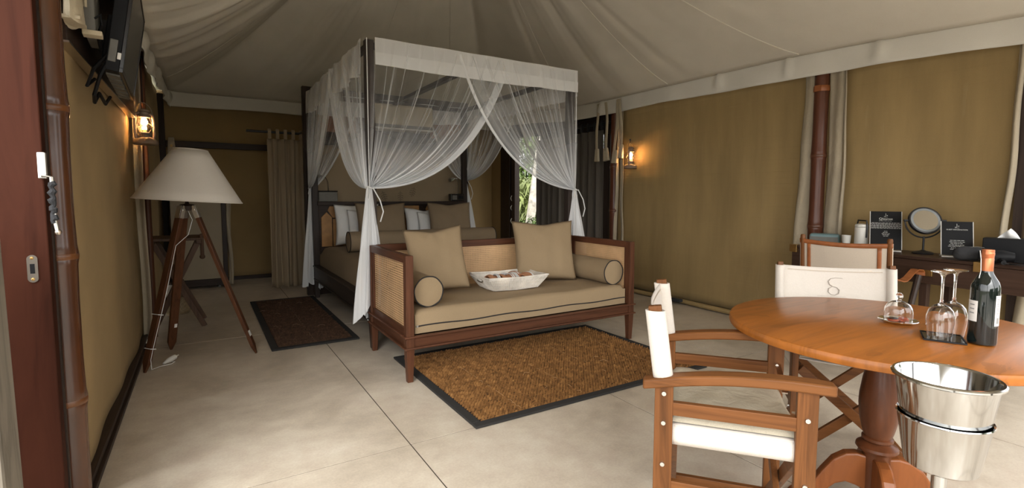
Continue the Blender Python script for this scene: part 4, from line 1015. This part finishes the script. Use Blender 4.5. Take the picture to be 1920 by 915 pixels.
outer = [(.0470, .0095), (.0480, .040), (.0455, .058), (.0370, .074), (.0230, .084), (.0090, .088), (.0075, .091), (.0095, .096), (.0125, .103), (.0118, .111), (.0070, .117), (0, .119)]
inn = [(.0450, .0095), (.0458, .039), (.0434, .0565), (.0352, .0720), (.0215, .0815), (.0060, .0850), (0, .0855)]
MB().lathe(inn[::-1]+outer, 40).build('dome', 'glass', t, 60)
for k, (x, y, lb) in enumerate(((-.016, .010, 'red-orange biscuit with dark filling at the left under the glass dome'), (.014, -.012, 'red-orange biscuit at the right under the glass dome'))):
    b_ = thing('biscuit', lb, 'biscuit', (2.335+x, .884+y, ZT+.0065), .7*k, 'biscuits under the dome')
    MB().lathe([(0, 0), (.016, 0), (.019, .003), (.019, .007), (.016, .009), (0, .009)], 20).build('base', 'biscuit', b_)
    MB().lathe([(0, .009), (.015, .009), (.016, .011), (.013, .014), (0, .015)], 16).build('filling', 'chocolate' if k == 0 else 'biscuit', b_)

# ------------------------------------------------------------------ ice bucket on its stand
t = thing('ice_bucket', 'polished steel wine cooler bucket resting in the stand ring', 'bucket', (1.586, .490, .575))
bo_ = [(0, .012), (.070, .012), (.078, .020), (.102, .212), (.106, .220), (.112, .223), (.1145, .219), (.1120, .2145)]
bi_ = [(.1075, .214), (.1000, .206), (.0760, .026), (.070, .018), (0, .018)]
MB().lathe([(0, .012), (.070, .012), (.078, .020), (.1035, .212), (.1055, .2155), (.110, .2150), (.1135, .2175), (.1135, .2215), (.110, .2245), (.105, .2245), (.1015, .2205), (.0760, .026), (.070, .018), (0, .018)], 64).build('pail', 'steel', t, 40)
t = thing('bucket_stand', 'polished steel stand with a cup ring holding the ice bucket', 'stand', (1.586, .490, 0))
MB().lathe([(0, .560), (.068, .560), (.076, .566), (.0950, .688), (.0985, .692), (.0975, .695), (.0935, .693), (.0745, .570), (.066, .566), (0, .566)], 64).build('cup', 'steel', t, 40)
MB().lathe([(.0165, .02), (.0165, .560)], 32).build('pole', 'steel', t, 40)
MB().lathe([(0, 0), (.13, 0), (.132, .008), (.10, .018), (.03, .026), (.0165, .045)], 48).build('base', 'steel', t, 40)

# ------------------------------------------------------------------ desk on the right wall
DA = math.atan2(1.52, .16); 
dk_ = thing('writing_desk', 'dark wooden campaign desk with brass corners along the right wall', 'desk', (4.275, 2.43, 0), DA-PI)
DL = 1.95
MB().bb(0, DL, 0, .40, .815, .835).build('desk_top', 'desk_x', dk_, 0, bevel=.003)
for k in range(3):
    x0 = .01+k*DL/3; x1 = (k+1)*DL/3-.01
    dr = MB().bb(x0, x1, 0.012, .38, .655, .812).build('drawer', 'desk_x', dk_, 0, bevel=.003)
    MB().bb((x0+x1)/2-.06, (x0+x1)/2+.06, -.002, .012, .71, .75).build('drawer_pull', 'brass', dr, 0, bevel=.002)
for x in (.05, DL*.5, DL-.05):
    for y in (.05, .35): MB().taper((x, y, 0), (.036, .036), (x, y, .655), (.048, .048)).build('leg', 'desk_z', dk_, 0, bevel=.003)
for x0, x1 in ((-.004, .06), (DL*.66-.035, DL*.66+.035), (DL-.06, DL+.004)):
    MB().bb(x0, x1, -.004, .05, .775, .838).build('brass_corner', 'brass', dk_, 0, bevel=.002)
bpy.context.view_layer.update()
DZ = .8355
def sign(name, label, x, y, rz, w, h, tilt):
    t = thing(name, label, 'sign', (x, y, DZ), rz)        # faces local -y
    M4 = Matrix.Translation((0, 0, .012)) @ Matrix.Rotation(R(-tilt), 4, 'X')
    MB().box((0, 0, h/2), (w, .004, h), M4).build('panel', 'black', t, 0)
    fr = MB()
    for s in (-1, 1): fr.box((s*(w/2+.002), .001, h/2), (.004, .008, h), M4)
    fr.build('acrylic_edge', 'white_plastic', t, 0)
    MB().bb(-w/2, w/2, -.012, .085, 0, .006).build('base', 'white_plastic', t, 0)
    return t, M4
def onpanel(M4, x, z): return M4 @ Matrix.Translation((x, -.0024, z)) @ Matrix.Rotation(PI/2, 4, 'X')
def lines(t, M4, rows, wid, z0, dz, seed, hh=.0026):
    o = MB(); rr = random.Random(seed)
    for k in range(rows):
        wd = wid[k] if isinstance(wid, list) else wid; x = -wd/2
        while x < wd/2-.003:
            l = min(.006+rr.random()*.014, wd/2-x); o.box((x+l/2, -.0023, z0-dz*k), (l, .0006, hh), M4); x += l+.0035
    o.build('small_print', 'ink_white', t, 0)
def emblem(t, M4, z, s):
    o = MB()
    o.tube([M4 @ Vector((x*s, -.0026, z+y*s)) for x, y in ((-.010, -.006), (-.004, -.010), (.0, -.006), (.0, .012), (-.001, .016))], .0012*s, 4)
    o.sphere(M4 @ Vector((.009*s, -.0026, z-.001*s)), .003*s, 8)
    o.tube([M4 @ Vector((x*s, -.0026, z-.014*s)) for x in (-.012, .012)], .0007*s, 4)
    o.build('emblem', 'ink_white', t, 0)
fa = math.atan2(-1.70, -4.44)+PI/2                       # turned to the middle of the room
s1, m4 = sign('sign_board', 'taller black sign board with white writing beside the round mirror', 4.395, 1.772, fa+R(8), .192, .300, 19)
emblem(s1, m4, .268, 1.0); text('lettering', 'Qleanse', .026, 'ink_white', s1, onpanel(m4, 0, .232))
lines(s1, m4, 1, .085, .224, .008, 1, .0016); lines(s1, m4, 6, [.18, .185, .18, .185, .18, .185], .208, .0085, 2); lines(s1, m4, 5, [.02, .035, .05, .04, .03], .142, .0095, 3)
s2, m4 = sign('sign_board', 'smaller black sign board with white writing between mirror and tissue box', 4.37, 1.338, fa+R(6), .165, .240, 19)
emblem(s2, m4, .208, 1.0); text('lettering', 'GUEST INFORMATION', .0112, 'ink_white', s2, onpanel(m4, 0, .178))
lines(s2, m4, 7, [.075, .08, .07, .085, .095, .065, .075], .105, .0105, 5)
# mirror
t = thing('vanity_mirror', 'round black vanity mirror on a stand on the desk', 'mirror', (4.44, 1.555, DZ), math.atan2(-1.585, -4.44)+PI/2+R(24))
MB().lathe([(0, 0), (.062, 0), (.064, .006), (.055, .014), (.02, .020), (.012, .026), (0, .026)], 32).build('base', 'black_metal', t, 40)
MB().cyl((0, 0, .02), (0, 0, .125), .0065, 12).build('stem', 'black_metal', t)
MB().tube([(.122*math.cos(a), 0, .238+.122*math.sin(a)) for a in np.linspace(PI, 2*PI, 25)], .0055, 8).build('yoke', 'black_metal', t)
o = MB()
for s in (-1, 1): o.cyl((s*.105, 0, .238), (s*.130, 0, .238), .008, 10)
o.build('pivot_knobs', 'black_metal', t)
TM = Matrix.Translation((0, 0, .238)) @ Matrix.Rotation(R(65), 4, 'X') @ Matrix.Scale(.92, 4)
hd = MB().lathe([(.096, -.016), (.110, -.014), (.112, 0), (.110, .014), (.104, .016), (.098, .012)], 48, mat=TM).lathe([(0, -.016), (.096, -.016)], 48, mat=TM).build('mirror_frame', 'black_metal', t, 40)
MB().lathe([(.082, .0125), (.099, .0125)], 48, mat=TM).build('light_ring', 'mirror_ring', hd, 0)
MB().lathe([(0, .0130), (.082, .0130)], 48, mat=TM).build('glass', 'mirror', hd, 0)
# small things on the desk
t = thing('thermos', 'white thermos jar with a dark carrying handle on the desk', 'thermos', (4.43, 1.955, DZ), R(60))
MB().lathe([(0, 0), (.046, 0), (.048, .004), (.048, .165), (.046, .170), (0, .170)], 32).build('body', 'white_plastic', t, 40)
MB().lathe([(.047, .172), (.049, .176), (.046, .190), (.030, .196), (0, .197)], 32).build('lid', 'white_plastic', t, 40)
MB().tube([(-.052, 0, .09), (-.054, 0, .19), (-.045, 0, .222), (.045, 0, .222), (.054, 0, .19), (.052, 0, .09)], .006, 8).build('handle', 'black_metal', t)
t = thing('speaker_box', 'teal rounded box at the left end of the desk', 'speaker', (4.45, 2.24, DZ), R(-72))
MB().bb(-.11, .11, -.05, .05, 0, .10).build('case', 'teal', t, 0, bevel=.022, seg=4); MB().bb(-.10, .10, -.052, -.046, .015, .075).build('grille', 'grey_plastic', t, 0)
t = thing('cup', 'small white cup beside the teal box on the desk', 'cup', (4.41, 2.055, DZ))
MB().lathe([(0, .0), (.022, 0), (.030, .06), (.033, .10), (.031, .10), (.028, .06), (.020, .006), (0, .006)], 24).build('bowl', 'white_plastic', t, 40)
MB().tube([(.031, 0, .085), (.05, 0, .075), (.048, 0, .045), (.028, 0, .035)], .004, 6).build('handle', 'white_plastic', t)
t = thing('tissue_box', 'black tissue box with a white tissue standing up on the desk', 'box', (4.36, 1.085, DZ), math.atan2(-1.08, -4.3)+PI/2+R(-4))
MB().bb(-.115, .115, -.055, .055, 0, .148).build('case', 'black', t, 0, bevel=.004)
MB().bb(-.055, .055, -.016, .016, .148, .1495).build('slot', 'grey_plastic', t, 0)
def tis(u, v): return (lerp(-.055, .055, u)*(1-v)**.8+.008*v, .018*math.sin(5*u+4*v)*(1-v*.7), .146+.062*v+.004*math.sin(9*u))
MB().sheet(tis, 12, 8).build('tissue', 'linen', t, 180, solid=.001)
t = thing('toiletry_bag', 'soft black pouch lying on the desk in front of the sign board', 'bag', (4.20, 1.225, DZ), math.atan2(-1.2, -4.2)+PI/2)
def rp(u, v):
    a = 2*PI*u; e = max(-1, min(1, 2*v-1)); r_ = (max(0, 1-e**4))**.5
    return (.085*e, .045*r_*math.cos(a)*(1+.05*math.sin(9*v)), .046+.044*r_*math.sin(a)*(1+.06*math.sin(3*a+7*v)))
MB().sheet(rp, 28, 20, closed=True).build('body', 'black_cloth', t, 180)
MB().tube([(lerp(-.07, .07, k/10), -.008, .0905+.002*math.sin(k)) for k in range(11)], .0025, 5).build('zip', 'grey_plastic', t)
t = thing('hair_dryer', 'black hair dryer with its cord heaped in front of the tissue box', 'hair dryer', (4.165, 1.075, DZ), R(-70))
MB().tube([(-.09, 0, .045), (-.05, 0, .045), (.02, 0, .045), (.07, 0, .044)], [.030, .040, .040, .028], 16).build('barrel', 'black', t)
MB().tube([(0, .0, .03), (.01, -.05, .022), (.015, -.10, .018)], [.016, .015, .013], 10).build('handle', 'black', t)
MB().tube([(.015+.0*k, -.10, .015) if k == 0 else (.06+.035*math.cos(k*.8)+.004*k, -.10+.03*math.sin(k*.8), .008+.0012*k) for k in range(26)], .004, 6).build('cord', 'black', t)

# ------------------------------------------------------------------ tripod floor lamp
LX, LY = -.100, 4.515
t = thing('floor_lamp', 'wooden tripod floor lamp with a wide off-white conical shade', 'lamp', (LX, LY, 0))
RB, RT, ZB, ZT2 = .352, .110, 1.205, 1.585
MB().sheet(lambda u, v: (lerp(RB, RT, v)*math.cos(2*PI*u)+.016, lerp(RB, RT, v)*math.sin(2*PI*u), lerp(ZB, ZT2, v)), 64, 6, closed=True).build('lamp_shade', 'shade', t, 60, solid=.004)
sh = [c for c in t.children if c.name.startswith('lamp_shade')][0]
sh.matrix_local = Matrix.Translation((0, 0, 1.21)) @ Matrix.Rotation(R(3.6), 4, 'Y') @ Matrix.Translation((0, 0, -1.21))
MB().tube([(RB*math.cos(a)+.016, RB*math.sin(a), ZB) for a in np.linspace(0, 2*PI, 65)[:-1]], .0045, 6, closed=True).build('hem', 'shade', sh, 180)
MB().tube([(RT*math.cos(a)+.016, RT*math.sin(a), ZT2) for a in np.linspace(0, 2*PI, 41)[:-1]], .004, 6, closed=True).build('hem', 'shade', sh, 180)
MB().cyl((0, 0, 1.16), (0, 0, 1.52), .008, 10).sphere((0, 0, 1.42), .03, 12).build('socket_and_bulb', 'white_plastic', t)
o = MB()
for k in range(3): o.cyl((.01, 0, 1.50), (RT*.9*math.cos(2.1*k)+.038, RT*.98*math.sin(2.1*k), 1.575), .002, 5)
o.build('shade_spider', 'steel_dull', t)
MB().lathe([(0, 1.13), (.050, 1.13), (.054, 1.14), (.054, 1.165), (.045, 1.175), (.015, 1.18), (.010, 1.20), (0, 1.20)], 20).build('hub', 'dark_z', t, 40)
feet = [(.318, 4.390), (-.392, 4.295), (-.262, 4.845)]
cord_pts = None
for i, (fx, fy) in enumerate(feet):
    p1 = Vector((fx-LX, fy-LY, 0)); d = Vector((p1.x, p1.y, 0)).normalized(); p0 = d*.045+Vector((0, 0, 1.155)); sd = Vector((-d.y, d.x, 0))
    lg = MB(); ax = (p1-p0).normalized(); pe = p1-ax*.07; w = .030
    vs = []
    nrm = ax.cross(sd).normalized()*.013
    for (p, ww) in ((p0, w), (pe, w), (p1, .008)):
        for a, b in ((-1, -1), (1, -1), (1, 1), (-1, 1)): vs.append(p+sd*a*ww+nrm*b*(1 if ww > .01 else .5))
    lg.add(vs, [(0, 3, 2, 1), (8, 9, 10, 11)]+[(4*q+k, 4*q+(k+1) % 4, 4*q+4+(k+1) % 4, 4*q+4+k) for q in range(2) for k in range(4)])
    L_ = lg.build('leg', 'lamp_z', t, 0, bevel=.003)
    br = MB(); q0, q1 = p0-ax*.01, p0+ax*.085
    for s in (-1, 1): br.bar(q0+sd*s*.032, q1+sd*s*.032, .004, .024, tuple(nrm.normalized()))
    br.bar(q0-nrm*1.15, q1-nrm*1.15, .050, .002, tuple(nrm.normalized())); br.bar(q0+nrm*1.15, q1+nrm*1.15, .050, .002, tuple(nrm.normalized()))
    br.build('bracket', 'steel_dull', L_, 0)
    bt = p0+ax*.02
    MB().cyl(bt-sd*.042, bt+sd*.042, .008, 8).build('bolt', 'steel_dull', L_)
    if i == 0:
        c = p0+(p1-p0)*.86; MB().bar(c-ax*.022-nrm*1.1, c+ax*.022-nrm*1.1, .045, .0015, tuple(nrm.normalized())).bar(c-ax*.022+nrm*1.1, c+ax*.022+nrm*1.1, .045, .0015, tuple(nrm.normalized())).build('paper_tag', 'paper', L_, 0)
    if i == 1:
        for f in (.66, .86):
            c = p0+(p1-p0)*f; MB().tube([c+sd*x*.034+nrm*y*1.4 for x, y in ((-1, -1), (1, -1), (1, 1), (-1, 1))], .003, 5, closed=True).build('cable_tie', 'linen', L_)
        cord_pts = [Vector((0, .0, 1.14)), Vector((.03, -.03, 1.06)), Vector((.0, -.05, .95))]+[p0+(p1-p0)*f+sd*.042+nrm*.3+Vector((0, 0, .012*math.sin(9*f))) for f in (.25, .35, .45, .55, .66, .76, .86, .93)]
        cord_pts += [Vector((-.25, -.23, .02)), Vector((-.20, -.15, .012)), Vector((-.14, -.12, .010)), Vector((-.12, -.08, .012)), Vector((-.16, -.05, .012)), Vector((-.19, -.09, .012))]
    if i == 2:
        c = p0+(p1-p0)*.82; MB().bar(c-ax*.016-nrm*1.1-sd*.012, c+ax*.016-nrm*1.1-sd*.012, .020, .0015, tuple(nrm.normalized())).bar(c-ax*.016+nrm*1.1-sd*.012, c+ax*.016+nrm*1.1-sd*.012, .020, .0015, tuple(nrm.normalized())).build('paper_tag', 'paper', L_, 0)
MB().tube(cord_pts, .0022, 6).build('power_cord', 'linen', t)
MB().sphere((-.185, -.02, .50), .026, 10, (.5, .5, 1)).build('cord_switch', 'white_plastic', t)
MB().tube([(-.19, -.09, .012), (-.155, -.05, .022), (-.12, -.01, .03)], [.008, .020, .018], 10).cyl((-.12, -.015, .03), (-.10, .01, .035), .004, 6).build('plug', 'white_plastic', t)

# ------------------------------------------------------------------ things along the left and back walls
t = thing('luggage_rack', 'folding dark wooden rack with crossed legs behind the floor lamp', 'rack', (-.225, 5.72, 0))
for y in (-.17, .17):
    MB().bar((-.20, y, .0), (.17, y, .80), .045, .022, (0, 1, 0)).build('cross_leg', 'rack', t, 0, bevel=.003)
    MB().bar((.20, y+.026, .0), (-.17, y+.026, .80), .045, .022, (0, 1, 0)).build('cross_leg', 'rack', t, 0, bevel=.003)
for x in (-.18, .18): MB().bb(x-.02, x+.02, -.22, .24, .795, .835).build('top_rail', 'rack', t, 0, bevel=.004)
MB().bb(-.21, .205, -.215, .235, .825, .850).build('tray', 'rack', t, 0, bevel=.004)
o = MB()
o.tube([(.205, -.20, .86), (.205, -.20, .68)], .016, 8).sphere((.205, -.20, .67), .024, 10).sphere((.205, -.20, .865), .022, 10); o.build('turned_handle', 'rack', t)
MB().cyl((-.0, -.18, .40), (-.0, .21, .40), .010, 8).build('pivot_rod', 'steel_dull', t)
t = thing('woven_basket', 'small round wicker basket on the floor behind the lamp legs', 'basket', (-.265, 6.32, 0))
MB().lathe([(0, .0), (.10, 0), (.125, .04), (.12, .13), (.10, .17), (.092, .17), (.112, .13), (.115, .04), (.09, .012), (0, .012)], 24).build('body', 'wicker', t, 60)
MB().tube([(.097*math.cos(a), .097*math.sin(a), .172) for a in np.linspace(0, 2*PI, 25)[:-1]], .008, 6, closed=True).build('rim', 'wicker', t)
t = thing('garment_bag', 'black bag with two white tags hanging in the back left corner', 'bag', (-.27, 8.05, .74))
m_ = MB(); m_.sheet(lambda u, v: (.12*math.cos(2*PI*u)*(1-.15*v)+.01*math.sin(7*v), .06*math.sin(2*PI*u)*(1-.4*v), .58*v), 20, 12, closed=True); m_.build('body', 'black_cloth', t, 180)
MB().tube([(-.05, 0, .56), (-.03, 0, .72), (-.10, .28, .92)], .010, 6).build('strap', 'black_cloth', t)
for x, z in ((-.02, .40), (.06, .44)): MB().box((x, -.066, z), (.055, .006, .10)).build('tag', 'paper', t, 0, rot=(0, R(10), 0))
t = thing('canvas_cabinet', 'low cream panelled cabinet with a dark plinth by the back wall', 'cabinet', (.04, 8.08, 0))
MB().bb(-.40, .17, -.25, .28, .12, 1.34).build('body', 'board_cream', t, 0, bevel=.006)
MB().bb(-.41, .18, -.262, .28, .03, .12).build('plinth', 'dark_x', t, 0, bevel=.004)
for x in (-.36, .12): MB().cyl((x, -.20, 0), (x, -.20, .03), .02, 10).build('caster', 'grey_plastic', t)
MB().bb(.17, .225, -.262, .28, .0, 1.38).build('corner_post', 'dark_z', t, 0, bevel=.004)
MB().sheet(lambda u, v: (.23+.05*u+.01*math.sin(8*v), -.245+.02*math.sin(6*u+5*v), .03+1.33*v), 5, 20).build('canvas_edge', 'flap', t, 180, solid=.006)
# television on its board
t = thing('backing_board', 'black-brown board high on the left wall behind the television', 'board', (-.462, 3.88, 1.858))
MB().bb(-.008, .030, -1.20, 1.14, 0, .68).build('panel', 'dark_y', t, 0, bevel=.004)
MB().bb(-.008, .034, -1.20, 1.14, -.006, .002).build('lower_edge', 'nickel', t, 0)
tv = thing('television', 'flat black television tilted forward on a wall arm at the top left', 'television', (-.315, 3.34, 1.80), R(2.5))
TVM = Matrix.Rotation(R(9), 4, 'Y')
def tvb(n, c, d, m_, par=tv, bev=.003):
    return MB().box(c, d, TVM).build(n, m_, par, 0, bevel=bev)
back = tvb('casing', (-.03, 0, .24), (.05, .84, .48), 'black')
tvb('rear_bulge', (-.065, 0, .17), (.04, .56, .22), 'black')
tvb('screen', (.0, 0, .245), (.012, .80, .44), 'screen')
for n, c, d in (('bezel', (.002, 0, .012), (.016, .84, .025)), ('bezel', (.002, 0, .473), (.016, .84, .014)), ('bezel', (.002, .413, .24), (.016, .014, .45)), ('bezel', (.002, -.413, .24), (.016, .014, .45))): tvb(n, c, d, 'black_gloss')
tvb('connector_plate', (-.035, -.422, .09), (.03, .006, .10), 'grey_plastic'); tvb('badge', (-.010, -.423, .07), (.014, .004, .030), 'paper')
o = MB()
for k in range(6): o.box((-.03, -.30+.12*k, -.004), (.05, .09, .008), TVM)
o.build('vents', 'grey_plastic', tv, 0)
MB().bar((-.10, 0, .24), (-.03, 0, .24), .10, .16).bar((-.02, 0, .20), (-.08, 0, .20), .06, .06).build('wall_arm', 'black_metal', tv, 0)
MB().tube([(-.02, -.40, .10), (-.07, -.42, -.02), (-.10, -.36, -.10), (-.11, -.25, -.12), (-.10, -.15, -.06), (-.09, .0, -.09), (-.08, .15, -.03)], .008, 6).tube([(-.03, -.38, .10), (-.09, -.44, .0), (-.12, -.40, -.07), (-.10, -.30, -.02)], .007, 6).build('cable', 'black', tv)
t = thing('receiver_box', 'grey set-top box hung on edge between the wall and the television', 'box', (-.395, 2.93, 1.93), R(4))
MB().bb(-.012, .030, -.16, .16, 0, .22).build('case', 'grey_plastic', t, 0, bevel=.006); MB().bb(-.016, .05, -.165, -.10, -.016, .004).build('holder', 'strap', t, 0, bevel=.003)
MB().tube([(.02, -.15, .05), (.05, -.17, .07), (.05, -.17, .03), (.03, -.10, .0), (.03, .05, -.03)], .005, 6).build('cable', 'black', t)
t = thing('canvas_pouch', 'cream canvas strap pouch hanging beside the bamboo pole at the top left', 'pouch', (-.405, 2.66, 1.925))
m_ = MB(); m_.sheet(lambda u, v: (.030*math.cos(2*PI*u)*(1-.75*v), .075*math.sin(2*PI*u)*(1-.45*v), .42*v+.012*math.sin(4*PI*u)*(v < .1)), 20, 10, closed=True); m_.build('cloth', 'strap', t, 40, solid=.004)
MB().bb(-.028, .028, -.07, .07, .0, .012).build('bottom', 'strap', t, 0)
MB().tube([(.02, .09, .46), (.022, .10, .25), (.02, .115, .10)], .008, 6).tube([(.02, .13, .46), (.024, .14, .22), (.02, .115, .10)], .006, 6).build('cord', 'strap', t)

# ------------------------------------------------------------------ storm lanterns (lit)
def lantern(label, loc, s, energy, hang):
    t = thing('storm_lantern', label, 'lantern', loc, .5)
    MB().lathe([(0, 0), (.075*s, 0), (.082*s, .008*s), (.080*s, .030*s), (.062*s, .048*s), (.036*s, .058*s), (.034*s, .075*s), (.040*s, .080*s), (.040*s, .090*s), (.028*s, .094*s), (0, .094*s)], 32).build('tank', 'lantern_metal', t, 40)
    MB().lathe([(.030*s, .094*s), (.046*s, .125*s), (.049*s, .150*s), (.042*s, .185*s), (.032*s, .205*s), (.0305*s, .205*s), (.0405*s, .185*s), (.0475*s, .150*s), (.0445*s, .125*s), (.0285*s, .094*s)], 28).build('globe', 'glass', t, 60)
    MB().lathe([(.034*s, .203*s), (.044*s, .206*s), (.044*s, .218*s), (.032*s, .226*s), (.030*s, .246*s), (.040*s, .250*s), (.036*s, .262*s), (.020*s, .270*s), (0, .272*s)], 28).build('chimney_cap', 'lantern_metal', t, 40)
    for sg in (-1, 1):
        MB().tube([(sg*.058*s, 0, .045*s), (sg*.066*s, 0, .09*s), (sg*.064*s, 0, .18*s), (sg*.058*s, 0, .225*s), (sg*.034*s, 0, .240*s)], .0105*s, 8).build('side_tube', 'lantern_metal', t)
    MB().tube([(.052*s*math.cos(a), .052*s*math.sin(a), .150*s+.018*s*math.sin(2*a)) for a in np.linspace(0, 2*PI, 25)[:-1]], .0022*s, 5, closed=True).build('guard_wire', 'lantern_metal', t)
    MB().tube([(.066*s*math.cos(a), .01*s, .215*s+.105*s*math.sin(a)) for a in np.linspace(0, PI, 17)], .0028*s, 6).build('bail_handle', 'lantern_metal', t)
    MB().cyl((0, 0, .094*s), (0, 0, .115*s), .012*s, 10).build('burner', 'brass', t)
    MB().sphere((0, 0, .172*s), .021*s, 12, (1, 1, 1.15)).build('bulb', 'flame', t)
    MB().cyl((0, .01*s, .318*s), (0, .01*s, .318*s+hang), .0035, 6).build('hanging_wire', 'black', t)
    MB().tube([(0, .01*s, .318*s+hang), (.0, .01*s, .318*s+hang+.02)], .01, 8).build('hook', 'black_metal', t)
    l = bpy.data.lights.new('lantern_glow', 'POINT'); l.energy = energy; l.color = (1., .55, .24); l.shadow_soft_size = .025*s
    lo = bpy.data.objects.new('lantern_glow', l); C.objects.link(lo); lo.parent = t; lo.location = (0, 0, .172*s)
    return t
LE = .45
lantern('lit storm lantern hanging on the left wall below the television', (-.375, 5.06, 1.648), 1.05, LE, .35)
lantern('lit storm lantern hanging on the right canvas wall beside the straps', (4.60, 4.68, 1.585), 1.0, LE, .03)
# buckled straps
for k, (y, z0, L, w, lb) in enumerate(((5.24, 1.70, .55, .05, 'farthest of the four cream canvas straps, beside the dark curtain'), (5.05, 1.70, .56, .065, 'second of the four cream canvas straps from the dark curtain'), (4.90, 1.66, .60, .065, 'third of the four cream canvas straps from the dark curtain'), (4.79, 1.72, .52, .05, 'cream canvas strap nearest the lit lantern on the right wall'))):
    s_ = thing('canvas_strap', lb, 'strap', (4.535, y, z0), R(90), 'buckled straps beside the right lantern')
    MB().sheet(lambda u, v: (lerp(-.022, .022, u)+.05*math.sin(k*2.3)*v*v, .014*math.sin(5*v+k), .10+(2.46-z0-.10)*v), 4, 12).build('webbing', 'strap', s_, 180, solid=.006)
    MB().taper((0, 0, 0), (w*1.5, .04), (0, 0, .17), (w*1.15, .030)).build('end_flap', 'strap', s_, 0, bevel=.008, rot=(0, R(8*math.sin(k*1.9)), 0))
    MB().bb(-.02, .02, -.026, -.02, .085, .115).build('buckle', 'brass', s_, 0, bevel=.003)
t = thing('strap_roll', 'small pale canvas strap at the left end of the dark cross beam', 'strap', (-.33, 8.30, 1.80))
MB().taper((0, 0, 0), (.10, .03), (0, 0, .22), (.07, .03)).build('webbing', 'flap', t, 0, bevel=.01)
MB().bb(-.012, .012, -.02, -.014, .09, .12).build('buckle', 'brass', t, 0)
